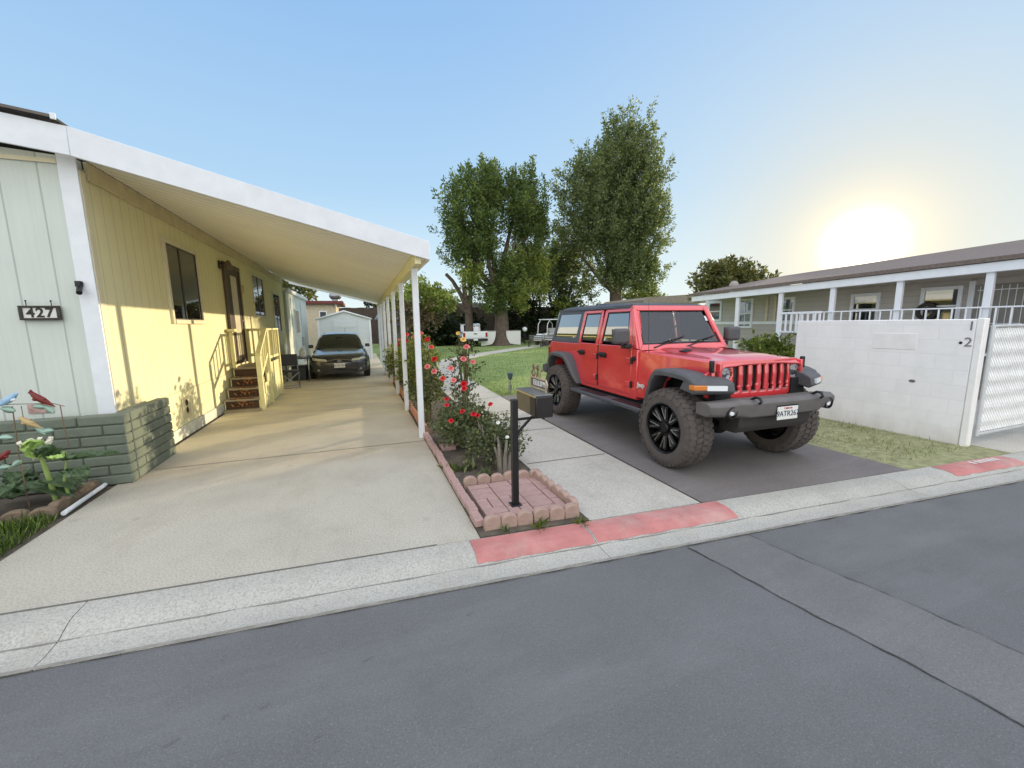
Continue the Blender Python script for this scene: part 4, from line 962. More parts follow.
# ------------------------------------------------------------------ the dark sedan under the carport
M_sed = simple('charcoal_paint', (66,66,70), .25, .3, var=.05, coat=1.0)
sed = thing('sedan', 'dark charcoal sedan parked nose-out under the carport', 'car', (-.68, 13.75, 0), -PI/2+.02)
# local: x forward from the nose (0) backwards negative, y left, z up
def lerp(tab, x):
    for (a, va), (b, vb) in zip(tab[:-1], tab[1:]):
        if (a >= x >= b): f = (a-x)/(a-b) if a != b else 0; return va+(vb-va)*f
    return tab[-1][1] if x < tab[-1][0] else tab[0][1]
topz = [(0,.60),(-.05,.68),(-.12,.735),(-.30,.79),(-.8,.87),(-1.28,.945),(-1.40,.955),(-3.6,.99),(-4.3,.98),(-4.72,.93),(-4.82,.70)]
hw = [(0,.52),(-.04,.62),(-.10,.72),(-.22,.82),(-.45,.885),(-.9,.90),(-4.0,.90),(-4.5,.86),(-4.75,.78),(-4.82,.68)]
bot = [(0,.24),(-.1,.20),(-.5,.20),(-4.4,.22),(-4.82,.34)]
xs_ = [0,-.02,-.05,-.08,-.12,-.2,-.3,-.4] + [-.5-.17*i for i in range(24)] + [-4.55,-4.65,-4.72,-4.78,-4.82]
def sec(x):
    w, t, b = lerp(hw,x), lerp(topz,x), lerp(bot,x); P = []
    fr = [( -.80,0),(-.97,.10),(-1,.30),(-1,.58),(-.965,.82),(-.90,.92),(-.78,.975),(-.45,1.0),(0,1.012)]
    L = [(w*a, b+(t-b)*f) for a, f in fr]; return L + [(-y,z) for y,z in L[-2::-1]]
m = MB(); vs = []; n = 17
for x in xs_:
    crown = 0
    vs += [(x - (.10*(abs(y)/.9)**2.4 if x > -.5 else 0)*(1-min(1,-x/.5)), y, z) for y, z in sec(x)]
fs = [(i*n+k, i*n+k+1, (i+1)*n+k+1, (i+1)*n+k) for i in range(len(xs_)-1) for k in range(n-1)]
fs += [(i*n+n-1, i*n, (i+1)*n, (i+1)*n+n-1) for i in range(len(xs_)-1)]
fs += [tuple(range(n)), tuple((len(xs_)-1)*n+k for k in range(n))[::-1]]
m.add(vs, fs); m.build('body', M_sed, sed, smooth=50)
# greenhouse
gs = [(-1.30,.935,.74,.02),(-1.55,1.10,.71,.03),(-1.85,1.28,.66,.05),(-2.10,1.40,.60,.06),(-2.35,1.45,.575,.06),(-2.9,1.46,.57,.06),(-3.3,1.42,.57,.06),(-3.6,1.30,.61,.05),(-3.95,1.12,.67,.03),(-4.2,.98,.72,.02)]
def gsec(x, t, w, e):
    zb = .945
    return [(-.79 if t > 1.0 else -w-.03, zb), (-w-.02, max(zb, t-.055)), (-w+.06, max(zb,t-.012)), (-.3,t+.006),(0,t+.012),(.3,t+.006),(w-.06, max(zb,t-.012)),(w+.02, max(zb, t-.055)),(.79 if t > 1.0 else w+.03, zb)]
m = MB(); vs = []
for g_ in gs: vs += [(g_[0], y, z) for y, z in gsec(*g_)]
n = 9; fs = []; mi = []
for i in range(len(gs)-1):
    for kk in range(n-1):
        fs.append((i*n+kk,i*n+kk+1,(i+1)*n+kk+1,(i+1)*n+kk))
        glass_ = (i < 3 and 2 <= kk <= 5) or (i >= 6 and 2 <= kk <= 5) or (kk in (0,7) and 1 <= i <= 7)
        mi.append(1 if glass_ else 0)
m.add(vs, fs)
paint = MB(); gl = MB()
for f_, g1 in zip(fs, mi):
    (gl if g1 else paint).add([vs[i] for i in f_], [(0,1,2,3)])
paint.build('roof', M_sed, sed, weld=True, smooth=60); gl.build('windows', glass('sedan_glass', (70,78,82), .12, .01, .8), sed, weld=True, smooth=60)
MB().box(-4.1,-1.6,-.72,.72,.93,.97).build('cabin_floor', M_dark, sed)
for s in (-.37,.37):
    MB().ball((-2.45,s,1.10),(.10,.24,.22)).ball((-2.5,s,1.32),(.07,.13,.08)).build('seat', simple('grey_seat', (92,88,84), .9), sed)
MB().box(-3.6,-3.4,-.6,.6,.95,1.22).build('rear_seat', simple('grey_seat', (92,88,84), .9), sed, bevel=.04)
MB().box(-1.85,-1.83,-.10,.10,1.25,1.31).build('rear_view_mirror', M_black, sed, bevel=.01)
def nose(y, z, out=.012):   # the nose surface near the front: solve x for a half width/height
    best = None
    for i in range(120):
        x = -i*.006
        t, b = lerp(topz,x), lerp(bot,x); w = lerp(hw,x)
        if z <= t-.004 and abs(y) <= w*.98: best = x; break
    if best is None: best = -.6
    return best - (.10*(abs(y)/.9)**2.4)*(1-min(1,-best/.5)) + out
for s in (-1, 1):
    m = MB()
    def hl(u, v, s=s):
        y = .36+.42*u; zt = .665+.055*u; zb = .60+.045*u; 
        z = zb+(zt-zb)*(v if u > .06 else v*.6)
        return (nose(y,z,.014)+.004-.05*0, s*y, z)
    m.grid(hl, 16, 6); h = m.build('headlight', simple('headlight_clear', (214,212,196), .12, .25, coat=1, var=.08, vscale=30), sed)
    MB().ball((nose(.62,.665,.0)+.004, s*.62,.665),(.02,.045,.03)).build('bulb', M_chrome, h)
    MB().box(-1.72,-1.58,s*.83,s*.985,.955,1.07).build('mirror', M_sed, sed, bevel=.03)
    MB().ball((nose(.60,.335,.0), s*.60,.335),(.02,.06,.035)).build('fog_lamp', simple('fog_glass', (150,150,146), .15), sed)
def strip(y0, y1, zf, name, mat, par=sed, out=.008, n=14, mm=3):
    m = MB()
    def fn(u, v):
        y = y0+(y1-y0)*u; z0, z1 = zf(y); z = z0+(z1-z0)*v; return (nose(y,z,out), y, z)
    m.grid(fn, n, mm); return m.build(name, mat, par)
gr_ = strip(-.36,.36, lambda y: (.545+.02*abs(y)/.36, .64-.05*(abs(y)/.36)**1.5), 'grille', simple('dark_grille', (48,47,46), .4, .5, var=.4, vscale=60))
strip(-.40,.40, lambda y: (.65-.05*(abs(y)/.40)**1.5, .667-.05*(abs(y)/.40)**1.5), 'grille_trim', simple('soft_chrome', (170,168,160), .25, .8), sed, .016)
e = MB(); ex = nose(0,.60,.02)
e.tube([(ex+.008, .055*math.cos(t*PI/8), .60+.038*math.sin(t*PI/8)) for t in range(17)], .006, 6); e.tube([(ex+.008,.026*math.cos(t*PI/8),.612+.022*math.sin(t*PI/8)) for t in range(17)], .005, 5); e.build('emblem', M_chrome, gr_)
strip(-.52,.52, lambda y: (.245,.325), 'lower_intake', M_black, sed, .008)
strip(-.80,.80, lambda y: (.475,.49), 'bumper_crease', simple('grey_line', (78,78,80), .4), sed, .006, 24, 1)
pp = MB().box(.012,.020,-.16,.16,.40,.545).build('license_plate', M_plate, sed, bevel=.003)
text('plate_number', '5KXU234', .085, M_navy, pp, frame((.022,0,.465),(0,1,0),(0,0,1)), .001)
text('plate_state', 'California', .03, simple('plate_red', (190,60,66), .5), pp, frame((.022,0,.527),(0,1,0),(0,0,1)), .001)
for x in (-.95, -3.72):
    for s in (-1, 1):
        MB().cyl((x,s*.78,.335),(x,s*.905,.335),.37,n=28).build('wheel_arch', M_black, sed)
        wv = MB().lathe([(.20,-.10),(.29,-.105),(.325,-.08),(.33,.08),(.29,.105),(.20,.10)], 32, (x,s*.82,.33), 'y').build('wheel', M_rubber, sed)
        MB().lathe([(.0,s*.06),(.05,s*.07),(.19,s*.085),(.205,s*.10)], 24, (x,s*.82,.33), 'y').build('rim', M_steel, wv)

# ------------------------------------------------------------------ shed, second home and red-roofed building behind
sh = thing('shed', 'pale blue metal shed with a low gable behind the dark sedan', 'shed', (-.72, 22, 0))
M_shed = simple('pale_blue_metal', (206,214,216), .5, var=.04)
MB().prism([(-1.22,0),(1.22,0),(1.22,2.03),(0,2.40),(-1.22,2.03)], 0, 2.6, 'y').build('wall', M_shed, sh, smooth=0)
MB().add([(-1.3,-.08,2.03),(0,-.08,2.43),(1.3,-.08,2.03),(-1.3,2.7,2.03),(0,2.7,2.43),(1.3,2.7,2.03)], [(0,1,4,3),(1,2,5,4)]).build('roof', M_shed, sh).modifiers.new('t','SOLIDIFY').thickness = .05
MB().prism([(-1.28,1.98),(0,2.37),(1.28,1.98),(1.28,2.06),(0,2.46),(-1.28,2.06)], -.06, -.002, 'y').build('gable_trim', M_white, sh)
dd = MB().box(-.62,.62,-.03,-.002,.05,1.96).build('door', simple('pale_blue_door', (198,208,212), .5, var=.04), sh, bevel=.004)
MB().box(-.50,.50,-.04,-.031,1.62,1.92).build('door_panel', M_shed, dd, bevel=.004); MB().box(-.01,.01,-.036,-.031,.06,1.6).build('door_seam', simple('seam_grey', (120,134,138), .5), dd)
for s in (-1,1): MB().box(s*1.14,s*1.235,-.05,-.003,0,2.02).build('corner_trim', M_white, sh)
h2 = thing('neighbour_home', 'pale home with a flat eave standing beyond the green home', 'house', (-2.62, 17.95, 0))
MB().box(-3.5,0,0,6.2,0,3.02).build('wall', simple('pale_siding', (206,212,204), .7, var=.05), h2, smooth=0)
MB().box(-3.6,.10,-.1,6.3,3.022,3.16).build('eave', simple('eave_white', (214,216,214), .6), h2, bevel=.01)
w = MB().box(.002,.03,2.0,3.0,1.35,2.45).build('window', M_white, h2, bevel=.005); MB().box(.031,.036,2.07,2.93,1.42,2.38).build('pane', simple('dark_pane', (70,72,74), .1), w)
for y in (1.05, 3.9): MB().box(.002,.012,y,y+.03,0,2.85).build('seam', simple('seam_grey', (120,134,138), .5), h2)
MB().box(.002,.10,3.55,3.75,.8,1.2).build('meter_box', simple('meter_grey', (150,154,152), .5), h2, bevel=.008)
rb = thing('red_roofed_building', 'small cream building with a dark red roof behind the shed', 'building', (-2.4, 27.5, 0))
MB().box(-2.2,1.05,0,4,0,3.0).build('wall', simple('cream_wall', (196,182,158), .75), rb, smooth=0)
MB().box(-2.5,1.5,-.3,4.2,3.0,3.2).build('roof', simple('red_roof', (104,52,48), .7), rb, bevel=.02)
w = MB().box(.10,.55,-.03,-.002,1.5,2.6).build('window', M_white, rb); MB().box(.16,.49,-.036,-.031,1.56,2.54).build('pane', simple('dark_pane', (70,72,74), .1), w)
tv = thing('roof_turbine', 'round galvanised turbine vent sitting above the roofs behind the shed', 'vent', (-1.32, 27.6, 3.2))
m = MB()
for i in range(24):
    a = 2*PI*i/24; m.grid(lambda u,v: ((.12+.24*math.sin(PI*(.15+.7*v)))*math.cos(a+.5*u*.5), (.12+.24*math.sin(PI*(.15+.7*v)))*math.sin(a+.25*u), .1+.42*v), 2, 8)
m.build('vanes', M_steel, tv); MB().cyl((0,0,-.3),(0,0,.14),.2,n=18).cyl((0,0,.50),(0,0,.55),.15,n=18).build('collar', M_steel, tv)
# folding chair and table by the second home
fc = thing('folding_chair', 'black folding chair with crossed white legs beside the porch steps', 'chair', (-1.95, 12.7, 0), .2)
for s in (-.24, .24): MB().bar((s,-.25,0),(s,.22,.46),.022).bar((s,.25,0),(s,-.22,.46),.022).build('leg', M_steel, fc)
MB().bar((-.24,-.25,.02),(.24,-.25,.02),.02).bar((-.24,.25,.02),(.24,.25,.02),.02).bar((-.24,-.24,.03),(.24,-.22,.45),.02).bar((.24,-.24,.03),(-.24,-.22,.45),.02).build('brace', M_steel, fc)
MB().box(-.26,.26,-.24,.24,.45,.48).build('seat', M_black, fc, bevel=.01); MB().box(-.26,.26,.22,.25,.60,.92).build('backrest', M_black, fc, bevel=.01)
MB().bar((-.25,.235,.47),(-.25,.235,.92),.02).bar((.25,.235,.47),(.25,.235,.92),.02).build('back_frame', M_steel, fc)
tb = thing('utility_table', 'dark folding table by the wall of the pale home', 'table', (-1.90, 14.5, 0))
MB().box(-.35,.35,-.6,.6,.70,.735).build('tabletop', simple('dark_table', (60,62,68), .5), tb, bevel=.008)
for a in (-.3,.3):
    for b in (-.55,.55): MB().bar((a,b,0),(a,b,.70),.03).build('leg', M_black, tb)
bx = MB().box(-.2,.2,-.25,.25,0,.42).box(-.21,.21,-.26,.26,.42,.46); tag(bx.build('storage_box', simple('dark_blue_box', (52,58,70), .5), loc=(-1.9,14.5,0), bevel=.02), 'dark storage box tucked under the folding table', 'box')
cl_ = MB().box(-.02,.02,-.2,.2,0,.45); tag(cl_.build('leaning_board', simple('white_board', (206,214,220), .6), loc=(-2.15,14.05,.737), bevel=.01), 'small white board standing on the folding table', 'board')
jg = MB().lathe([(0,0),(.09,0),(.10,.03),(.10,.2),(.06,.26),(.03,.28),(.03,.31),(0,.31)], 14); tag(jg.build('bottle', simple('white_jug', (204,206,204), .4), loc=(-1.75,14.25,.737)), 'pale jug standing on the folding table', 'bottle')

# ------------------------------------------------------------------ foliage helpers
def leaves_mesh(name, P, Nrm, size, mat, parent=None, loc=(0,0,0), aspect=.5, fold=.18, svar=.35):
    # one small folded leaf (two triangles pairs) per point; P (n,3), Nrm (n,3) growth directions
    n = len(P); d = Nrm/np.maximum(1e-6, np.linalg.norm(Nrm, axis=1))[:,None]
    r = RNG.normal(size=(n,3)); s = np.cross(d, r); s /= np.maximum(1e-6, np.linalg.norm(s, axis=1))[:,None]; nn = np.cross(s, d)
    L = size*(1+svar*RNG.normal(size=n)).clip(.4, 1.8)[:,None]; w = L*aspect*.5
    a = P; b = P + d*L*.45 + s*w + nn*w*fold*2; c = P + d*L; e = P + d*L*.45 - s*w + nn*w*fold*2
    V = np.stack([a,b,c,e], 1).reshape(-1,3).astype(np.float32)
    F = np.arange(4*n, dtype=np.int32).reshape(n,4)
    me = bpy.data.meshes.new(name); me.vertices.add(4*n); me.vertices.foreach_set('co', V.ravel())
    me.loops.add(4*n); me.loops.foreach_set('vertex_index', F.ravel()); me.polygons.add(n)
    me.polygons.foreach_set('loop_start', np.arange(0,4*n,4,dtype=np.int32)); me.polygons.foreach_set('loop_total', np.full(n,4,dtype=np.int32))
    me.update(calc_edges=True); me.validate(); me.materials.append(mat)
    o = bpy.data.objects.new(name, me); COL.objects.link(o); o.location = loc
    if parent: o.parent = parent
    return o
def unit(n): v = RNG.normal(size=(n,3)); return v/np.linalg.norm(v, axis=1)[:,None]
def shoots(bases, dirs, length, rad_, per, droop=0):
    # leaves gathered along many shoots: returns points and growth directions
    n = len(bases); t = RNG.random((n,per)); L = (length*(1+.35*RNG.normal(size=n))).clip(length*.3, length*1.9)[:,None]
    u = unit(n*per).reshape(n,per,3)
    P = bases[:,None,:] + dirs[:,None,:]*(t*L)[:,:,None] + u*(rad_*(1-.65*t)*RNG.random((n,per)))[:,:,None]
    P[:,:,2] -= droop*(t*L)**2
    D = u + dirs[:,None,:]*.7; D[:,:,2] -= .2
    return P.reshape(-1,3), D.reshape(-1,3)
M_leaf1 = leafmat('ash_leaves', (96,118,72), (158,172,100), .46); M_leaf2 = leafmat('grey_green_leaves', (110,126,88), (166,174,122), .46)
M_lime = leafmat('lime_leaves', (132,150,76), (204,208,124), .45, .65); M_darkleaf = leafmat('dark_leaves', (30,44,24), (64,80,40), .25); M_hedge = leafmat('hedge_leaves', (104,122,58), (170,176,90), .4)
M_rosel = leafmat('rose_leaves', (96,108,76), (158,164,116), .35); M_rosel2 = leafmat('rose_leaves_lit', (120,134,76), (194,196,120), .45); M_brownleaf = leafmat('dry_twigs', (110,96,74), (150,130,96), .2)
M_olive = leafmat('olive_leaves', (98,102,62), (150,146,92), .4)
def ell(n, c, r, shell=.0):
    u = unit(n); q = (shell + (1-shell)*RNG.random(n))**(1/3 if shell == 0 else 1)
    return np.array(c) + u*q[:,None]*np.array(r)
def tree(name, label, loc, trunk, limbs, clumps, leaf, mats, shoot_len, shoot_rad, per, up_bias=.8, group=None, cat='tree', droop=0):
    t = thing(name, label, cat, loc, 0, group)
    m = MB(); m.tube(trunk[0], trunk[1], 12)
    tk = m.build('trunk', M_bark, t, smooth=60)
    for L in limbs: MB().tube(L[0], L[1], 8).build('limb', M_bark, t, smooth=60)
    byM = {}
    for (c, r, n, mi) in clumps:
        b = ell(n, c, r, .35); out = (b - np.array(c))/np.array(r); d = out*.8 + np.array([0,0,up_bias]) + .35*RNG.normal(size=(n,3)); d /= np.linalg.norm(d, axis=1)[:,None]
        byM.setdefault(mi, []).append(shoots(b, d, shoot_len, shoot_rad, per, droop))
    for mi, lst in byM.items():
        P = np.concatenate([a for a,_ in lst]); D = np.concatenate([d for _,d in lst])
        leaves_mesh('crown', P, D, leaf, mats[mi], t)
    return t
def limbs_from(base, z0, tips, r0):
    out = []
    for (x, y, z) in tips:
        b = Vector(base)+Vector((0,0,z0)); e = Vector((x,y,z)); mid = b.lerp(e, .45) + Vector((random.uniform(-.3,.3), random.uniform(-.3,.3), -.15*(e-b).length*.3))
        q3 = b.lerp(e,.75) + Vector((random.uniform(-.2,.2),random.uniform(-.2,.2),.1))
        out.append(([b, mid, q3, e], [r0, r0*.7, r0*.45, r0*.15]))
    return out
# big ash tree in the middle
tree('ash_tree', 'tall dense dark green tree with a forked crown standing on the lawn left of centre', (10.4, 30.5, 0),
    ([(0,0,-.1),(0,0,.25),(.02,0,.8),(.05,0,2.0),(.0,.1,3.2),(0,.1,4.2)], [1.05,.78,.62,.54,.50,.46]),
    limbs_from((0,.1,0), 3.6, [(-2.8,0,8.5),(-1.2,.8,11.5),(-1.8,-1,9.8),(1.4,.5,11.5),(2.9,-.5,9.5),(2.6,1,8),(3.4,0,5.4),(-3,.5,6.5),(.9,-1.2,8)], .26),
    [((-2.3,0,9.0),(1.9,2.2,2.9),170,0),((-1.0,.2,11.3),(1.7,2.0,1.6),120,0),((1.9,.1,10.4),(1.8,2.1,2.5),170,0),((2.5,0,8.2),(1.5,1.8,1.8),90,0),((-2.7,0,6.6),(1.4,1.6,1.5),60,0),((-1.3,-.4,7.3),(.9,1.4,2.0),60,0),
     ((2.2,-.2,5.8),(1.9,1.3,1.2),70,1),((.6,-.6,4.9),(1.6,1.0,1.4),70,0),((3.3,-.3,4.4),(.7,.6,1.1),26,1),((1.0,-.8,3.5),(.9,.6,1.0),30,1),((-.9,-.9,3.2),(1.3,.5,.9),40,0),((-2.4,-.3,4.8),(.8,.6,.8),18,1)],  # lime clumps: yellow light on the lower crown put into leaf colour
    .165, [M_leaf1, M_lime], 1.15, .46, 92, 1.25)
tree('poplar_tree', 'tallest grey green tree with an open crown rising behind the red vehicle', (20.9, 30.5, 0),
    ([(0,0,-.1),(0,0,.5),(.1,0,2.5),(.1,.1,4.5),(.2,.1,7)], [.8,.62,.55,.5,.42]),
    limbs_from((.1,.1,0), 4.0, [(-3.6,0,10),(-2.4,.8,13.5),(-4.2,0,8.0),(.6,0,17),(2.2,.6,14),(3.0,-.4,11),(2.8,.6,8),(1.4,-1,12),(-1,-.8,11.5)], .22),
    [((-3.4,0,11.3),(1.9,2.4,3.6),150,0),((-1.2,.3,12.6),(2.2,2.4,3.0),130,0),((.6,0,15.2),(2.0,2.2,3.2),150,0),((2.2,.2,13.2),(2.0,2.4,3.2),150,0),((2.7,0,10.0),(2.0,2.4,2.8),125,0),((.8,-.5,10.5),(2.4,2.4,2.8),170,0),((-3.8,0,8.0),(1.5,2,1.8),60,0),((1.4,-.6,7.4),(2.3,1.8,2.2),140,0),((-1.6,-.8,8.2),(2.0,1.4,2.0),100,0),((3.3,-.3,5.0),(1.2,1.0,1.6),36,1),((.3,-.6,5.2),(2.6,1.4,1.7),110,0)],
    .18, [M_leaf2, M_hedge], 1.35, .5, 92, 1.05)
tree('broad_tree', 'greyish lower tree filling the gap between the two tall trees', (17.3, 34, 0),
    ([(0,0,0),(0,0,2),(0,0,4)], [.5,.4,.3]), limbs_from((0,0,0), 2.5, [(-1.8,0,5.5),(1.8,0,6),(0,1,7)], .2),
    [((-1.2,0,5.6),(2.2,2.2,2.6),110,0),((1.6,0,5.2),(2.4,2.2,2.6),110,0),((.2,0,7.4),(1.8,1.8,1.8),60,0)], .19, [M_leaf2], 1.1, .5, 75, .7)
tree('conifer_tree', 'very dark evergreen behind the golf cart', (13.6, 34.5, 0), ([(0,0,0),(0,0,5)], [.35,.15]), [],
    [((0,0,2.6),(1.8,1.6,2.2),120,0),((0,0,4.4),(1.2,1.2,1.3),60,0)], .24, [M_darkleaf], .8, .4, 40, -.2)
tree('cypress_shrub', 'dark evergreen shrub mass to the right of the golf cart', (17.0, 32.2, 0), ([(0,0,0),(0,0,3)], [.3,.15]), [],
    [((0,0,1.8),(1.7,1.4,1.8),110,0),((-.3,-.8,2.4),(.9,.7,.8),50,1)], .22, [M_darkleaf, M_hedge], .7, .4, 40, .3, cat='shrub')
# pollarded bare tree
bt = thing('bare_tree', 'bare pollarded tree with stubby dead limbs beside the dense tree', 'tree', (8.1, 31.6, 0))
MB().tube([(0,0,-.1),(0,0,1.2),(.0,0,2.2),(.05,0,2.9)], [.42,.34,.32,.30], 12).build('trunk', M_bark, bt, smooth=60)
for L in ([(.0,0,2.5),(-.9,-.1,3.2),(-1.7,-.1,3.8),(-2.5,-.1,4.0),(-2.65,-.1,4.6)],[(0,0,2.7),(-.6,0,4.0),(-1.2,0,5.0),(-1.7,0,5.5)],[(.05,0,2.8),(.2,0,4.2),(.1,.1,5.5),(.25,.1,6.3)],[(.0,0,2.7),(-.3,0,4.3),(-.35,0,5.4)]):
    MB().tube(L, [.24,.17,.14,.13,.09][:len(L)], 9).build('limb', M_bark, bt, smooth=60)
MB().ball((-2.5,-.1,4.02),.2).ball((-1.65,0,5.45),.12).build('knob', M_bark, bt)
P, D = shoots(ell(26,(.1,0,5.2),(.9,.6,1.3),.2), unit(26), .5, .25, 26); leaves_mesh('crown', P, D, .22, M_lime, bt)
# trees and shrubs to the left, seen between the posts
tree('orchard_tree', 'leafy tree with brown twiggy lower half seen between the carport posts', (3.4, 25.5, 0),
    ([(0,0,0),(0,0,1.2),(.1,0,2)], [.22,.18,.14]), limbs_from((0,0,0), 1.2, [(-1.4,0,3),(1.2,0,3.2),(0,.8,3.4),(-.6,-.6,3)], .1),
    [((-.2,0,3.25),(1.7,1.4,.7),90,0),((-.4,0,2.1),(1.6,1.3,.9),60,1),((1.25,-.2,2.9),(.7,.7,.6),40,0)], .19, [M_lime, M_brownleaf], .6, .35, 34, .5)
tree('tall_far_tree', 'dark far tree showing above the pale shed roof', (1.6, 46, 0), ([(0,0,0),(0,0,4)], [.4,.2]), [], [((0,0,5.0),(1.2,1.2,1.6),60,0)], .3, [M_darkleaf], .8, .4, 34, .3)
tree('far_olive_tree', 'olive toned far tree to the right of the shed roof', (3.3, 44, 0), ([(0,0,0),(0,0,3)], [.4,.2]), [], [((0,0,3.2),(1.8,1.2,1.4),60,0)], .3, [M_olive], .8, .4, 34, .3)
tree('eave_tree', 'small far tree peeping over the roof of the pale home', (-6.6, 40, 0), ([(0,0,0),(0,0,3)], [.3,.2]), [], [((1.4,0,4.9),(1.3,1.2,1.3),60,0)], .3, [M_olive], .8, .4, 34, .3)
def shrub(name, label, loc, r, n, mat, leaf=.2, per=40, group=None, L=.6):
    t = thing(name, label, 'shrub', loc, 0, group)
    m = MB()
    for i in range(5): a = i*1.3; m.tube([(0,0,-.05),(.3*r[0]*math.cos(a),.3*r[1]*math.sin(a),r[2]*.6),(.6*r[0]*math.cos(a),.6*r[1]*math.sin(a),r[2]*1.2)],[.06,.04,.015],6)
    m.build('stems', M_bark, t)
    b = ell(n, (0,0,r[2]*.95), (r[0],r[1],r[2]*.85), .3); d = (b-np.array((0,0,r[2]*.6)))/np.array(r) + .4*RNG.normal(size=(n,3)); d /= np.linalg.norm(d,axis=1)[:,None]
    P, D = shoots(b, d, L, L*.5, per); leaves_mesh('foliage', P, D, leaf, mat, t); return t
shrub('hedge_shrub', 'large blackish green shrub left of the white pickup', (5.7, 33.0, 0), (1.9,1.3,1.35), 170, M_darkleaf, .24)
shrub('hedge_shrub', 'dark green shrub behind the white pickup bed', (8.3, 35.2, 0), (1.8,1.2,1.3), 150, M_darkleaf, .24)
shrub('wild_shrub', 'greyish shrub beneath the bare pollarded tree', (7.2, 37.0, 0), (1.9,1.2,1.7), 120, M_olive, .26)
shrub('garden_hedge', 'clipped yellow green hedge against the left end of the white wall', (8.35, 6.35, 0), (.55,.72,.70), 330, M_hedge, .075, 40, None, .2)
shrub('low_shrub', 'low brownish green shrub in front of the grey home windows', (9.6, 9.6, 0), (.45,.5,.36), 110, M_olive, .075, 36, None, .2)
shrub('low_shrub', 'smaller reddish brown shrub beside the bonnet of the red vehicle', (9.3, 8.7, 0), (.4,.4,.3), 90, M_brownleaf, .07, 36, None, .2)
tree('round_tree', 'large round backlit tree rising behind the far end of the grey roof', (16.1, 14.3, 0), ([(0,0,0),(0,0,1.8),(0,0,2.8)], [.26,.2,.14]), limbs_from((0,0,0), 1.6, [(-1.1,0,3.2),(1.2,0,3.0),(0,0,3.7)], .11),
    [((-.8,0,3.25),(1.15,1.0,.85),150,0),((1.0,0,3.1),(1.2,1.0,.75),130,0),((-.2,0,3.65),(.85,.8,.6),80,0)], .15, [M_olive], .42, .26, 36, .7)
tree('low_far_tree', 'low bushy tree peeping over the far brown roof', (30.5, 39, 0), ([(0,0,0),(0,0,3)], [.4,.3]), [], [((0,0,4.0),(2.6,1.6,1.6),110,0)], .32, [M_hedge], .8, .4, 34, .5)

# ------------------------------------------------------------------ far background
fb = thing('wooden_fence', 'long dark brown board fence closing the far side of the lawn', 'fence', (12, 38.5, 0), -.12)
m = MB()
for i in range(220): m.box(-16+i*.2+.001, -16+i*.2+.199, -.01+.004*(i%3), .01+.004*(i%3), .0, 3.3+.02*math.sin(i*7.3))
m.build('boards', simple('dark_fence', (74,62,56), .9, var=.3, vscale=2, bump=.2), fb)
for i in range(0, 19): MB().box(-16+i*2.4,-15.9+i*2.4,.03,.13,0,3.2).build('post', M_wood, fb)
gh = thing('grey_outbuilding', 'slate grey outbuilding with a flat lighter eave behind the carport posts', 'building', (3.6, 33.5, 0))
MB().box(-2.2,1.5,0,3.5,0,2.12).build('wall', simple('slate_wall', (88,92,104), .8, var=.08), gh)
MB().prism([(-2.4,2.12),(1.7,2.12),(1.7,2.24),(1.4,2.75),(-2.1,2.75),(-2.4,2.24)], -.25, 3.7, 'y').build('roof', simple('slate_roof', (112,120,134), .7), gh, bevel=.02)
fh = thing('far_home', 'low far home with a dull brown roof above the top of the red vehicle', 'house', (19.6, 22, 0), -.1)
MB().box(-2.2,2.0,0,5,0,2.95).build('wall', simple('beige_wall', (206,196,170), .8), fh)
MB().prism([(-2.45,2.90),(2.3,2.90),(2.3,3.05),(1.9,3.5),(-2.1,3.26),(-2.45,3.08)], -.35, 5.4, 'y').build('roof', simple('dull_roof', (128,120,110), .9, var=.15), fh)
w = MB().box(-.6,.3,-.03,-.002,1.5,2.4).build('window', M_white, fh); MB().box(-.53,.23,-.036,-.031,1.57,2.33).build('pane', simple('dark_pane', (70,72,74), .1), w)
f2 = thing('far_house', 'far grey-roofed house behind the dark shrubs by the bare tree', 'house', (8.5, 43, 0))
MB().box(-5,5,0,5,0,2.9).build('wall', simple('taupe_wall', (110,100,92), .8), f2); MB().prism([(-5.4,2.85),(5.4,2.85),(5.4,3.0),(4.4,3.9),(-4.6,3.9),(-5.4,3.0)], -.4, 5.4, 'y').build('roof', simple('grey_far_roof', (104,102,104), .9), f2)
# two white quarter-round panels either side of the trunk
for (x, s, lab) in ((8.55, 1, 'white quarter round panel standing left of the big trunk'), (11.8, -1, 'white quarter round panel standing right of the big trunk')):
    pts = [(0,1.12),(0,0.05)] + [(.28*0+s*1.05*1.0*0,0)]*0
    arc = [(s*(.55+.75*math.sin(t*PI/2/8))*1.0, 1.12-1.02*math.cos(t*PI/2/8)) for t in range(9)]
    poly = [(0,1.12),(0,.06)] + arc[:]
    poly = [(0,1.12),(0,.02),(s*.75,.12)] + [(s*(.75+.45*math.sin(t*PI/16)), .12+1.0*(1-math.cos(t*PI/16))) for t in range(1,9)]
    p = thing('white_panel', lab, 'panel', (x, 29.9, 0))
    MB().prism(poly, -.04, .04, 'y').build('board', simple('panel_white', (214,214,212), .6, var=.05), p, bevel=.01)
    MB().prism([(0,1.125),(s*1.2,1.125),(s*1.2,1.17),(0,1.17)], -.06, .06, 'y').build('rim', simple('panel_grey', (150,148,146), .6), p)
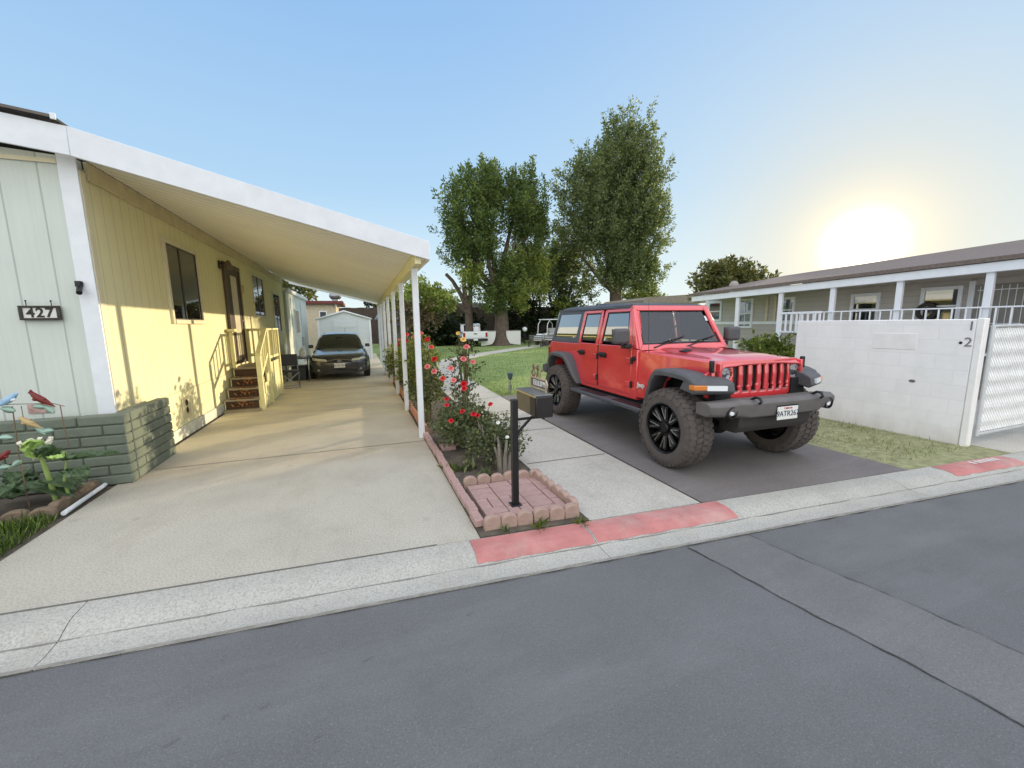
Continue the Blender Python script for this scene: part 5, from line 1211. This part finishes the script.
# white pickup seen from behind
pk = thing('pickup_truck', 'white pickup seen from behind beside the dark shrubs', 'truck', (8.05, 29.6, 0), rad(84))
M_ptw = simple('truck_white', (226,228,230), .3, var=.03, coat=.8)
MB().prism([(0,.55),(2.3,.55),(2.3,1.02),(5.1,1.02),(5.25,.95),(5.3,.55),(4.75,.50),(4.7,.75),(4.45,.88),(4.15,.75),(4.1,.5),(1.5,.5),(1.45,.75),(1.2,.88),(.9,.75),(.85,.5),(0,.5)], -.92, .92, 'y').build('body', M_ptw, pk, bevel=.03)
for s in (-1,1): MB().box(0.02,2.25,s*.84,s*.92,1.0,1.14).build('bed_side', M_ptw, pk, bevel=.02)
tg = MB().box(-.02,.05,-.90,.90,.66,1.14).build('tailgate', M_ptw, pk, bevel=.02); MB().box(-.03,-.021,-.12,.12,.93,1.0).build('handle', M_black, tg)
MB().prism([(2.3,1.0),(2.42,1.66),(2.75,1.74),(3.6,1.72),(4.25,1.05),(4.25,1.0)], -.80, .80, 'y').build('cab', M_ptw, pk, bevel=.05)
MB().prism([(2.34,1.14),(2.43,1.60),(2.42,1.60),(2.33,1.14)], -.65, .65, 'y').map(lambda x,y,z:(x-.03,y,z)).build('rear_window', M_cglass, pk)
for s in (-1,1):
    MB().prism([(2.6,1.12),(2.62,1.6),(3.5,1.6),(3.95,1.12)], s*.80, s*.806, 'y').build('side_window', M_cglass, pk)
    MB().box(-.03,.06,s*.76,s*.92,.72,1.05).build('tail_lamp', M_redlens, pk, bevel=.01)
    for x in (1.2,4.42): MB().lathe([(.0,.11),(.22,.11),(.36,.09),(.38,0),(.36,-.09),(.2,-.11)], 22, (x,s*.80,.38), 'y').build('wheel', M_rubber, pk)
MB().box(-.12,.0,-.92,.92,.42,.60).build('rear_bumper', M_black, pk, bevel=.02); MB().box(-.13,-.121,-.16,.16,.47,.59).build('license_plate', M_plate, pk)
# golf cart
gc = thing('golf_cart', 'white golf cart with a small canopy on thin posts at the end of the path', 'golf cart', (13.75, 28.8, 0), rad(200))
MB().prism([(-1.1,.35),(1.15,.35),(1.2,.62),(.75,.92),(.60,.55),(.0,.52),(-.1,.80),(-1.05,.84),(-1.15,.6)], -.56, .56, 'y').build('body', M_ptw, gc, bevel=.06)
MB().box(-.45,.05,-.52,.52,.80,.92).box(-.55,-.42,-.52,.52,.92,1.3).build('seat', simple('cart_seat', (190,190,186), .7), gc, bevel=.03)
for a, b in ((.72,.50),(-.85,.50)):
    for s in (-1,1): MB().tube([(a,s*.5,.85),(a-.05,s*.5,1.6),(a-.3*(1 if a>0 else -1),s*.5,1.93)], .028, 6).build('post', M_white, gc)
MB().box(-.95,.55,-.60,.60,1.93,2.0).build('canopy', M_white, gc, bevel=.03)
MB().tube([(.35+.14*math.cos(t*PI/6)*.4,.22+.15*math.sin(t*PI/6),1.0+.14*math.cos(t*PI/6)) for t in range(13)], .015, 6).build('steering_wheel', M_black, gc)
for x in (-.75,.78):
    for s in (-1,1): MB().lathe([(.0,.09),(.12,.09),(.21,.07),(.22,0),(.21,-.07),(.1,-.09)], 18, (x,s*.52,.22), 'y').build('wheel', M_rubber, gc)
# two small benches by the path and a globe lamp, white canisters
for i, (x, y, lab) in enumerate(((11.75, 26.9, 'dark slatted bench left of the golf cart by the path'), (13.0, 27.2, 'second dark bench in front of the golf cart'))):
    b = thing('garden_bench', lab, 'bench', (x, y, 0), -.7)
    m = MB()
    for j in range(4): m.box(-.5,.5,-.2+j*.1,-.12+j*.1,.42,.45)
    m.build('seat', M_wood, b); m = MB()
    for j in range(3): m.box(-.5,.5,.20,.23,.52+j*.12,.60+j*.12)
    m.build('backrest', simple('bench_grey', (96,98,92), .8), b)
    for s in (-.46,.46): MB().bar((s,-.18,0),(s,-.18,.42),.05).bar((s,.2,0),(s,.24,.88),.05).build('leg', M_black, b)
gl_ = thing('globe_lamp', 'round white globe lamp on a short post right of the white panels', 'lamp', (12.45, 30.6, 0)); MB().cyl((0,0,0),(0,0,1.05),.04).build('post', M_black, gl_); MB().ball((0,0,1.22),.20,14,10).build('globe', M_lampwhite, gl_)
for x, y, lab in ((3.85,27.6,'left one of two small white canisters on the far lawn'),(4.15,27.7,'right one of two small white canisters on the far lawn')):
    tag(MB().lathe([(0,0),(.12,0),(.13,.05),(.13,.45),(.08,.55),(.05,.58),(.05,.66),(0,.66)], 14).build('canister', M_white, loc=(x,y,0)), lab, 'canister')

# ------------------------------------------------------------------ flower bed: edging, pavers, roses, mailbox
def edgelabel(kind): return kind
eb = None
M_tb = M_terra
# long terracotta bricks along the driveway edge
first = None; y = 3.08; i = 0
def brick_mesh(L, w, h): return MB().box(-w/2,w/2,-L/2,L/2,0,h)
while y < 6.0:
    if first is None:
        first = brick_mesh(.19,.075,.065).build('edging_brick', M_pink, bevel=.008); tag(first, 'pinkish edging brick in the row between the concrete driveway and the flower bed', 'brick', 'edging bricks along the driveway'); o = first
    else: o = first.copy(); COL.objects.link(o)
    o.location = (.838+random.uniform(-.006,.006)-.0+.00*(y-3), y+.095, .008+random.uniform(0,.008)); o.rotation_euler = (0,0,random.uniform(-.04,.04)); y += .203
first = None; y = 6.25
while y < 15.5:
    if first is None:
        first = brick_mesh(.56,.05,.14).build('edging_board', M_terra, bevel=.008); tag(first, 'terracotta edging board standing on edge along the bed between the carport posts', 'edging', 'terracotta edging between the posts'); o = first
    else: o = first.copy(); COL.objects.link(o)
    o.location = (.853, y+.29, .0); o.rotation_euler = (0,random.uniform(-.05,.05),random.uniform(-.02,.02)); y += .59
# scalloped edging stones round the paver pad
def scallop():
    m = MB(); pts = [(-.07,0),(.07,0),(.07,.075)] + [(.07*math.cos(t*PI/8), .075+.05*math.sin(t*PI/8)) for t in range(1,8)] + [(-.07,.075)]
    return m.prism(pts, -.032, .032, 'y')
sc0 = None
def put_sc(x, y, rz, lab, grp):
    global sc0
    if sc0 is None: sc0 = scallop().build('scalloped_stone', simple('scallop_stone', (168,142,130), .9, var=.18, vscale=8, bump=.6, dirt=((150,130,112), .6)), bevel=.008); o = sc0
    else: o = sc0.copy(); COL.objects.link(o)
    o.location = (x, y, random.uniform(-.008,.004)+.008); o.rotation_euler = (random.uniform(-.05,.05), random.uniform(-.05,.05), rz+random.uniform(-.06,.06)); tag(o, lab, 'edging stone', grp)
for i in range(6): put_sc(.975+i*.143, 3.945-.012*i, -.05, 'scalloped pink stone in the back row between the paver pad and the roses', 'scalloped stones behind the pad')
for i in range(6): put_sc(.925+i*.143, 3.035-.011*i, -.075, 'scalloped pink stone in the front row above the red kerb', 'scalloped stones in front of the pad')
for i in range(6): put_sc(1.712-.004*i, 3.10+i*.142, PI/2, 'scalloped pink stone in the right row between the paver pad and the concrete path', 'scalloped stones on the path side of the pad')
# concrete pavers
M_pv = M_pink; pv0 = None
def paver(x0, x1, y0, y1):
    global pv0
    o = MB().box(-(x1-x0)/2+.004,(x1-x0)/2-.004,-(y1-y0)/2+.004,(y1-y0)/2-.004,0,.05).build('paver', M_pv, loc=((x0+x1)/2,(y0+y1)/2,.0+random.uniform(-.003,.006)), bevel=.006)
    tag(o, 'pink concrete paver in the small pad around the mailbox post', 'paver', 'pavers of the mailbox pad')
cells = [(.92,1.14,0,.12),(.92,1.14,.12,.24),(.92,1.03,.24,.46),(1.03,1.14,.24,.46),(.92,1.14,.46,.58),(.92,1.14,.58,.70),(.92,1.14,.70,.80),(1.14,1.25,0,.22),(1.25,1.36,0,.22),(1.14,1.25,.22,.44),(1.25,1.36,.22,.44),(1.14,1.36,.44,.56),(1.14,1.36,.56,.68),(1.14,1.36,.68,.80),
         (1.36,1.58,0,.12),(1.36,1.58,.12,.24),(1.36,1.58,.24,.36),(1.36,1.58,.36,.48),(1.36,1.58,.48,.64),(1.36,1.58,.64,.80),(1.58,1.675,0,.22),(1.58,1.675,.22,.44),(1.58,1.675,.44,.66),(1.58,1.675,.66,.80)]
for a, b, c, d in cells: paver(a, b, 3.08+c, 3.08+d)
tag(MB().box(-.10,.10,-.10,.10,0,.05).build('paver', M_pink, loc=(1.02,5.35,.012), bevel=.006), 'single loose pink paver lying in the soil near the first carport post', 'paver')
tag(MB().box(-.10,.10,-.10,.10,0,.05).build('paver', M_pink, loc=(1.60,4.18,.0)), 'loose pink paver lying behind the back scalloped row', 'paver') if False else None
# mailbox
mb = thing('mailbox', 'black metal mailbox with an open name bracket on a square black post', 'mailbox', (1.235, 3.30, .05))
MB().box(-.028,.028,-.028,.028,0,.985).box(-.05,.05,-.05,.05,0,.012).build('post', M_black, mb, bevel=.004)
M_mbx = simple('brown_black_metal', (44,40,40), .35, .2, var=.2); M_mbs = simple('khaki_side', (106,95,76), .4, .1, var=.12)
zb, zt = .815, 1.005; bx0, bx1 = .135, .295; by0, by1 = .03, .50
arch_ = [(bx0,zb),(bx1,zb),(bx1,zt-.05)] + [((bx0+bx1)/2+(bx1-bx0)/2*math.cos(t*PI/10), zt-.05+.05*math.sin(t*PI/10)) for t in range(1,10)] + [(bx0,zt-.05)]
o = MB().prism([(bx0,zb),(bx1,zb),(bx1,zt),(bx0,zt)], by0, by1, 'y').build('box', M_mbs, mb, bevel=.012)
o.location = (.04, -.10, .0)
o2 = MB().prism([(bx0-.008,zt+.001),(bx1+.008,zt+.001),(bx1+.008,zt+.014),(bx0-.008,zt+.014)], by0-.01, by1+.005, 'y').build('lid', simple('lid_grey', (126,128,128), .3, .4), mb, bevel=.004); o2.location = (.04,-.10,0)
o3 = MB().prism([(bx0-.004,zb-.004),(bx1+.004,zb-.004),(bx1+.004,zt),(bx0-.004,zt)], by0-.022, by0-.002, 'y').build('door', M_mbx, mb, bevel=.01); o3.location = (.04,-.10,0)
MB().box(bx0-.003,bx0-.0005,by0+.0,by0+.12,zb+.01,zt-.01).build('side_band', M_mbx, mb).location = (.04,-.10,0)
MB().box(bx0-.012,bx0-.002,by0-.01,by1,zt-.006,zt+.006).build('trim', simple('brass_edge', (206,186,132), .3, .6), mb).location = (.04,-.10,0)
MB().bar((.03,0,.68),(.20,.06,.80),.018).bar((.0,0,.80),(.30,0.02,.80),.02).bar((.26,-.06,.805),(.26,.36,.805),.02).build('bracket', M_black, mb)
# name bracket on the lid
M_brass = simple('pale_brass', (188,172,150), .5, .3)
nm = MB(); nx = .285
for z in (zt+.03, zt+.125): nm.bar((nx,by0+.10,z),(nx,by1-.02,z),.012)
for yv in (by0+.10, by1-.02): nm.bar((nx,yv,zt+.014),(nx,yv,zt+.13),.012)
nm.tube([(nx, by0+.10-.03*math.sin(t*.7), zt+.12-.018*t) for t in range(6)], .008, 6)
nb_ = nm.build('name_bracket', M_brass, mb); nb_.location = (.04,-.10,0)
MB().box(nx-.002,nx+.002,by0+.108,by1-.028,zt+.037,zt+.119).build('name_board', simple('name_dark', (104,96,86), .5, .2), nb_)
text('lettering', 'ELLUM', .075, M_lampwhite, nb_, frame((nx-.005, .27, zt+.077), (0,-1,0), (0,0,1)), .003, 1.35)
orn = MB()
for i in range(7):
    a = .36+.03*i; orn.tube([(nx,a-.1+.02*math.sin(i*2),zt+.13),(nx+.01*math.sin(i),a-.1+.03*math.sin(i*1.3),zt+.17),(nx+.02*math.cos(i*2),a-.1+.04*math.sin(i*2.1),zt+.20+.02*(i%3))], [.006,.006,.003], 5)
    orn.ball((nx+.02*math.cos(i*2), a-.1+.04*math.sin(i*2.1), zt+.205+.02*(i%3)), (.012,.018,.016), 6, 4)
orn.build('scroll_ornament', simple('bronze_leaf', (130,106,88), .6, .3), nb_)

# roses
def bloom(size, mat, parent, c, tilt, name='bloom'):
    m = MB()
    for ring, (n, r, h, op) in enumerate(((4,.35,.55,.15),(5,.6,.55,.45),(6,.9,.42,.85),(6,1.05,.25,1.2))):
        for k_ in range(n):
            a = 2*PI*(k_+.5*ring)/n
            def pet(u, v, a=a, r=r, h=h, op=op):
                aa = a + (u-.5)*2*PI/n*1.25; rr = size*r*(.25+.75*v**.8)*(1-.12*abs(2*u-1)**2*v) ; z = size*(h*v*1.3 - .35*op*v*v*.9)
                return (rr*math.cos(aa), rr*math.sin(aa), z)
            m.grid(pet, 4, 3)
    M = Matrix.Translation(c) @ Vector(tilt).to_track_quat('Z','Y').to_matrix().to_4x4()
    m.map(lambda x,y,z: tuple(M @ Vector((x,y,z)))); return m.build(name, mat, parent, smooth=60)
def rosemat(nm, c): return simple(nm, c, .55, var=.2, vscale=20)
M_rr = rosemat('red_petals', (206,30,44)); M_rp = rosemat('pink_petals', (236,140,140)); M_rc = rosemat('coral_petals', (238,92,84)); M_ry = rosemat('yellow_petals', (240,206,120)); M_rw = rosemat('white_petals', (238,236,230))
M_cane = simple('rose_cane', (100,98,62), .8, var=.2); M_canegrey = simple('grey_cane', (132,124,114), .9, var=.25)
def rose(label, x, y, r, h, n, blooms, mat=M_rosel, leaf=.05, cane=M_cane, per=13, sparse=.3, stems=9):
    t = thing('rose_bush', label, 'rose bush', (x, y, .012), 0, None)
    m = MB()
    for i in range(stems):
        a = 2*PI*i/stems+random.uniform(-.3,.3); e = random.uniform(.3,.95)
        m.tube([(.04*math.cos(a),.04*math.sin(a),-.03),(r*.35*e*math.cos(a),r*.35*e*math.sin(a),h*.4),(r*.7*e*math.cos(a+.3),r*.7*e*math.sin(a+.3),h*.75),(r*.85*e*math.cos(a+.4),r*.85*e*math.sin(a+.4),h*random.uniform(.85,1.05))], [.014,.011,.008,.004], 6)
    m.build('canes', cane, t)
    b = ell(n, (0,0,h*.56), (r,r,h*.44), sparse); b[:,2] = np.maximum(b[:,2], .03); d = (b-np.array((0,0,h*.4)))/np.array((r,r,h*.5)) + .7*RNG.normal(size=(n,3)); d /= np.linalg.norm(d,axis=1)[:,None]
    P, D = shoots(b, d, .13, .075, per); leaves_mesh('foliage', P, D, leaf, mat, t, aspect=.62)
    for (bx, by, bz, s, bm) in blooms:
        top = Vector((bx-x, by-y, bz))
        o = bloom(s, bm, t, top, (random.uniform(-.5,.1), random.uniform(-.9,-.2), .8))
        MB().tube([(top.x*.5, top.y*.5, max(.15, bz*.5)), (top.x*.85, top.y*.85, bz*.8), top], [.006,.005,.004], 5).build('stem', M_cane, t)
    return t
rose('low grey green rose bush with woody canes behind the paver pad', 1.46, 4.52, .34, .52, 260, [(1.42,4.33,.56,.022,M_rw),(1.50,4.25,.40,.022,M_rw)], leaf=.036, cane=M_canegrey)
rose('wide rose bush with deep red blooms in front of the first carport post', 1.28, 5.35, .42, .54, 330, [(1.02,5.05,.46,.034,M_rr),(1.16,5.0,.58,.036,M_rr),(1.31,5.0,.53,.042,M_rr),(1.37,5.02,.50,.034,M_rr),(1.60,5.2,.60,.036,M_rr),(1.0,5.2,.64,.030,M_rr),(1.02,5.3,.70,.034,M_rr)], leaf=.040, per=15)
rose('tall thin rose with pink and yellow blooms over the path', 1.58, 6.6, .20, 1.50, 95, [(1.56,6.5,1.44,.05,M_ry),(1.60,6.45,1.32,.055,M_rp),(1.53,6.4,1.13,.052,M_rp),(1.70,6.45,1.07,.05,M_rp),(1.30,6.3,1.0,.05,M_rp),(1.50,6.3,.74,.055,M_rr),(1.50,6.6,1.54,.035,M_ry)], leaf=.05, per=9)
rose('bushy rose with coral blooms behind the first carport post', 1.02, 7.05, .26, 1.0, 130, [(1.00,6.75,1.0,.05,M_rp),(1.10,6.7,.92,.052,M_rp),(1.26,6.8,.78,.05,M_rc),(1.12,6.75,1.12,.05,M_rr)], leaf=.05)
rose('sunlit rose with coral red blooms between the first two carport posts', 1.12, 8.4, .36, 1.42, 230, [(1.00,8.1,1.46,.06,M_rc),(1.08,8.05,1.52,.055,M_rc),(1.22,8.1,1.40,.055,M_rr),(1.28,8.0,1.25,.05,M_rc)], mat=M_rosel2, leaf=.055)
rose('rose with a few red blooms behind the second carport post', 1.15, 10.1, .40, 1.35, 210, [(1.0,9.8,1.46,.06,M_rc),(.98,9.8,1.32,.06,M_rr),(1.3,9.8,1.40,.055,M_rr)], mat=M_rosel2, leaf=.06)
rose('rose bush leaning over the driveway beside the third carport post', 1.05, 12.2, .46, 1.1, 170, [(1.0,11.9,1.15,.055,M_rr)], mat=M_rosel2, leaf=.065)
rose('farthest rose bush at the end of the bed', 1.25, 14.5, .45, 1.15, 170, [(1.2,14.1,1.2,.055,M_rp)], leaf=.07)
rose('pale leafed rose bush with dry white stems beside the path', 1.44, 5.95, .26, .62, 90, [(1.36,5.7,.76,.042,M_rr),(1.2,5.65,.90,.04,M_rp)], leaf=.045, cane=M_canegrey)
# dead stump in the bed and low weeds
sp_ = MB()
for i in range(7): a = i*.9; sp_.tube([(.05*math.cos(a),.05*math.sin(a),-.02),(.07*math.cos(a),.07*math.sin(a),.18),(.11*math.cos(a+.2),.10*math.sin(a+.2),.30+.05*(i%3))],[.030,.024,.012],7)
tag(sp_.build('rose_stump', M_canegrey, loc=(1.45,4.22,.012), smooth=60), 'gnarled grey rose stump just behind the scalloped stones', 'stump')
def weed(x, y, s, mat, label):
    b = np.array([[0,0,0]]*26)*1.0 + RNG.normal(size=(26,3))*np.array([s*.4,s*.4,0]); d = unit(26); d[:,2] = np.abs(d[:,2])+.5
    o = leaves_mesh('weed', b, d, s, mat, None, (x,y,.005), aspect=.3); tag(o, label, 'weed')
weed(1.30, 2.90, .07, M_hedge, 'small green weed below the front scalloped row'); weed(1.0, 2.94, .05, M_rosel, 'tiny weed at the left end of the front scalloped row'); weed(.90, 4.5, .10, M_hedge, 'pale weed growing through the driveway edging bricks'); weed(1.665, 2.84, .06, M_hedge, 'weed in the joint between the two red kerb stones'); weed(1.08, 4.45, .11, M_rosel, 'broad weed in the soil left of the low rose'); weed(1.2, 4.15, .09, M_rosel, 'low weed just behind the back scalloped row')
# solar lights
for (x, y, h, lab) in ((3.33, 9.15, .36, 'small solar path light at the corner of the lawn by the path'),):
    s = thing('solar_light', lab, 'lamp', (x, y, 0)); MB().cyl((0,0,-.05),(0,0,h),.012).cyl((0,0,.10),(0,0,.22),.04).build('stake', M_steel, s); MB().lathe([(.0,h-.02),(.045,h),(.07,h+.12),(.075,h+.15),(.03,h+.17),(0,h+.175)], 16).build('head', simple('teal_grey', (70,88,88), .4), s)

# ------------------------------------------------------------------ front garden on the left
pv_ = MB().tube([(-2.66,4.72,.03),(-2.70,5.46,.03)], .021, 14); tag(pv_.build('plastic_pipe', M_white, smooth=40), 'short white plastic pipe lying along the driveway edge by the planter', 'pipe')
M_es = simple('brown_edge_stone', (122,106,88), .9, var=.25, vscale=7, bump=.6)
es = None
for i in range(9):
    if es is None: es = MB().prism([(-.09,0),(.09,0),(.09,.07)]+[(.09*math.cos(t*PI/6),.07+.05*math.sin(t*PI/6)) for t in range(1,6)]+[(-.09,.07)], -.04, .04, 'y').build('garden_stone', M_es, bevel=.012); o = es
    else: o = es.copy(); COL.objects.link(o)
    o.location = (-2.80-i*.188, 4.72+.02*math.sin(i*2), -.01); o.rotation_euler = (0,random.uniform(-.08,.08),random.uniform(-.1,.1)); tag(o, 'brown rounded edging stone between the grass patch and the leafy bed', 'edging stone', 'edging stones of the left bed')
for i in range(4):
    o = es.copy(); COL.objects.link(o); o.location = (-2.775, 4.88+i*.165, -.01); o.rotation_euler = (0,0,PI/2+random.uniform(-.1,.1)); tag(o, 'brown rounded edging stone behind the white plastic pipe', 'edging stone', 'edging stones beside the pipe')
# large-leafed squash plant
def bigleaf(c, d, L, w, droop, mat, parent, curl=.25):
    d = Vector(d).normalized(); s = d.cross(Vector((0,0,1))).normalized(); n = s.cross(d); m = MB(); ph = random.uniform(0,6)
    def fn(u, v):
        t = u; a = (2*v-1); prof = (math.sin(PI*min(1,t*1.02))**.6)*(1-.35*t)*1.15; ww = w*prof*(1+.10*math.sin(t*17+ph)*abs(a))
        p = Vector(c) + d*(L*t) + s*(a*ww/2) + n*(curl*w*(a*a)*prof*.6 + .02*math.sin(a*9+t*12+ph)) - Vector((0,0,1))*droop*t*t*L
        return tuple(p)
    m.grid(fn, 12, 8); return m.build('leaf', mat, parent, smooth=60)
km = NT('squash_leaf'); tcq = km.noise(9, 4); d_ = km.n('ShaderNodeBsdfPrincipled'); t_2 = km.n('ShaderNodeBsdfTranslucent')
cc_ = km.ramp(tcq, [(.3, lin((70,94,62))[:3]), (.7, lin((112,134,98))[:3])]); km.l(cc_, d_.inputs['Base Color']); d_.inputs['Roughness'].default_value = .5; km.l(cc_, t_2.inputs['Color'])
mx_ = km.n('ShaderNodeMixShader'); mx_.inputs[0].default_value = .3; km.l(d_.outputs[0], mx_.inputs[1]); km.l(t_2.outputs[0], mx_.inputs[2]); km.l(mx_.outputs[0], km.out.inputs[0]); M_sq = km.m
M_sql = simple('young_leaf', (160,190,104), .5, var=.15); M_white_leaf = simple('papery_leaf', (222,216,196), .8, var=.12)
sq = thing('squash_plant', 'broad leafed squash plant growing in front of the block planter', 'plant', (-2.77, 5.04, 0))
for i in range(18):
    a = random.uniform(0, 2*PI); r = random.uniform(.05,.34); z = random.uniform(.08,.28)
    c = (r*math.cos(a)*1.6-.45, r*math.sin(a)*.6, z); bigleaf(c, (math.cos(a), math.sin(a)*.6-.25, .25), random.uniform(.20,.32), random.uniform(.18,.28), .55, M_sq, sq)
for (c, d, L, w) in (((.02,-.05,.47),(.9,-.3,.25),.34,.16),((.06,.0,.46),(1,.1,.10),.36,.14),((-.05,-.08,.50),(.2,-.6,.8),.22,.2),((.05,-.05,.36),(.8,-.7,-.1),.28,.2)): bigleaf(c, d, L, w, .1, M_sq, sq)
bigleaf((-.12,-.10,.52),(.1,-.4,1),.22,.20,.05,M_sql,sq); bigleaf((-.02,-.10,.50),(.7,-.5,.3),.16,.14,.1,M_sql,sq)
for k_ in range(4): bigleaf((-.16+.02*k_,-.06,.50),(-.3+.2*k_,-.3+.15*k_,1),.22,.12,.05,M_white_leaf,sq,.4)
MB().tube([(-.10,0,0),(-.11,-.03,.3),(-.12,-.06,.52)],[.022,.020,.015],9).build('stem', simple('pale_stem', (142,164,90), .6), sq)
MB().tube([(0,0,0),(.0,-.04,.25),(.05,-.05,.46)],[.014,.012,.008],8).build('stem', simple('pale_stem', (142,164,90), .6), sq)
# metal bird ornament on a stake
bo = thing('bird_ornament', 'painted metal garden ornament of birds and leaves on thin wires in front of the planter', 'garden ornament', (-2.95, 5.0, .03))
M_wire = simple('wire_brown', (120,100,80), .6, .3); M_mleaf = simple('verdigris_leaf', (150,178,164), .5, .1, var=.12)
MB().tube([(-.42,0,0),(-.40,0,.6),(-.36,0,.98)],.0045,6).tube([(-.37,0,.97),(-.1,0,1.0),(.20,0,.985),(.28,0,.95)],.0035,6).tube([(.25,0,.965),(.26,-.02,.75),(.27,-.01,.56)],.004,6).tube([(-.02,0,.98),(-.02,0,.82),(.03,-.01,.80)],.003,6).tube([(-.32,0,.98),(-.30,0,.7)],.003,6).tube([(-.10,0,0),(-.1,0,.5),(-.08,0,.98)],.0045,6).build('wires', M_wire, bo)
def mleaf(c, a, L, w):
    L *= .72; w *= .8
    m = MB(); ca, sa = math.cos(a), math.sin(a)
    def fn(u,v): b = (2*v-1)*w*.5*math.sin(PI*u)**.7; return (c[0]+ca*L*u - sa*b, c[1]+.02*(2*v-1)**2-.01, c[2]+sa*L*u+ca*b)
    m.grid(fn, 8, 4); m.build('leaf', M_mleaf, bo).modifiers.new('t','SOLIDIFY').thickness = .003
for (c, a, L, w) in (((-.34,-.01,.95),-2.6,.16,.09),((-.30,-.01,.95),-.6,.16,.09),((-.16,-.01,.97),-.35,.15,.08),((-.2,-.01,.97),-2.0,.12,.08),((.06,-.01,.97),-.15,.14,.07),((.14,-.01,.97),-.9,.14,.08),((.05,-.01,.78),-.9,.16,.08),((.08,-.01,.72),0.1,.14,.07),((-.22,-.01,.70),2.3,.12,.07),((-.22,-.01,.70),-.1,.16,.07),((-.24,-.01,.72),-1.7,.12,.07),((-.16,-.01,.42),.6,.12,.07),((-.17,-.01,.42),3.2,.12,.07)): mleaf(c, a, L, w)
def bird(c, col, belly, s, face, nm, lift=0):
    m = MB(); f = face
    prof = [(-.19,.0,.004),(-.15,.015,.012),(-.09,.03,.03),(-.03,.045,.042),(.03,.06,.043),(.065,.078,.034),(.085,.095,.030),(.11,.098,.022),(.128,.094,.010),(.150,.088,.002)]
    m.tube([(c[0]+f*x*s, c[1], c[2]+z*s+ lift*x*s) for x,z,r in prof], [r*s*1.35 for x,z,r in prof], 10)
    o = m.build(nm, col, bo, smooth=60)
    MB().ball((c[0]+f*.045*s, c[1]-.02*s, c[2]+.05*s), (.06*s,.03*s,.033*s)).build('breast', belly, o)
    MB().ball((c[0]-f*.03*s, c[1]-.03*s, c[2]+.045*s), (.075*s,.02*s,.026*s)).build('wing', col, o)
    MB().ball((c[0]+f*.108*s, c[1]-.02*s, c[2]+.102*s), .006*s, 6, 4).build('eye', M_black, o); return o
b1 = bird((-.08,-.02,1.02), simple('blue_feather', (150,184,212), .6), M_white, .50, 1, 'bird', .45)
b2 = bird((.13,-.02,1.01), simple('red_feather', (112,32,28), .5), simple('red_feather', (112,32,28), .5), .50, -1, 'bird', .6)
MB().prism([(-.01,.0),(.03,.01),(.015,.035)], -.006, .006, 'y').map(lambda x,y,z:(x+.062, y-.02, z+1.092)).build('crest', simple('red_feather', (112,32,28), .5), b2)
b3 = bird((.02,-.02,.80), simple('gold_feather', (186,160,112), .5), simple('gold_feather', (186,160,112), .5), .46, -1, 'bird', .5)
b4 = bird((-.20,-.02,.50), simple('red_feather', (112,32,28), .5), simple('red_feather', (112,32,28), .5), .45, 1, 'bird', .5)

# grass blades where one sees them up close
def blades(name, pts, h, mat, lean=.35):
    n = len(pts); d = RNG.normal(size=(n,3))*lean; d[:,2] = 1
    o = leaves_mesh(name, pts, d, h, mat, None, (0,0,0), aspect=.10, fold=.1, svar=.4); tag(o, kind='stuff'); return o
M_blade = leafmat('grass_blades', (72,98,44), (140,160,78), .3); M_dryblade = leafmat('dry_grass_blades', (132,138,92), (188,184,140), .3)
n = 9000; P = np.stack([-2.66-RNG.random(n)*1.6, 3.25+RNG.random(n)*1.42, np.full(n,-.012)], 1); blades('grass', P, .085, M_blade)
n = 9000; P = np.stack([5.76+RNG.random(n)*1.62, 2.72+RNG.random(n)*5.4, np.full(n,-.002)], 1); P = P[P[:,1] > 3.0+yo(0)*0-.075*P[:,0]+.02]; P = P[RNG.random(len(P)) < np.clip(.5+.5*np.sin(P[:,0]*5)*np.cos(P[:,1]*4),.15,1)]; blades('dry_grass', P, .05, M_dryblade, .7)
n = 46000; P = np.stack([3.05+RNG.random(n)**1.3*16, 8.99+RNG.random(n)**1.6*20, np.full(n,-.008)], 1)
def onpath(P):
    q = np.zeros(len(P), bool)
    C = np.array([c[:2] for c in cl])
    for a, b in zip(C[:-1], C[1:]):
        ab = b-a; t = np.clip(((P[:,:2]-a)@ab)/(ab@ab),0,1); q |= np.linalg.norm(P[:,:2]-(a+t[:,None]*ab), axis=1) < .60
    return q
P = P[~onpath(P)]; blades('lawn_grass', P, .06, leafmat('lawn_blades', (112,134,78), (172,186,122), .35), .5)
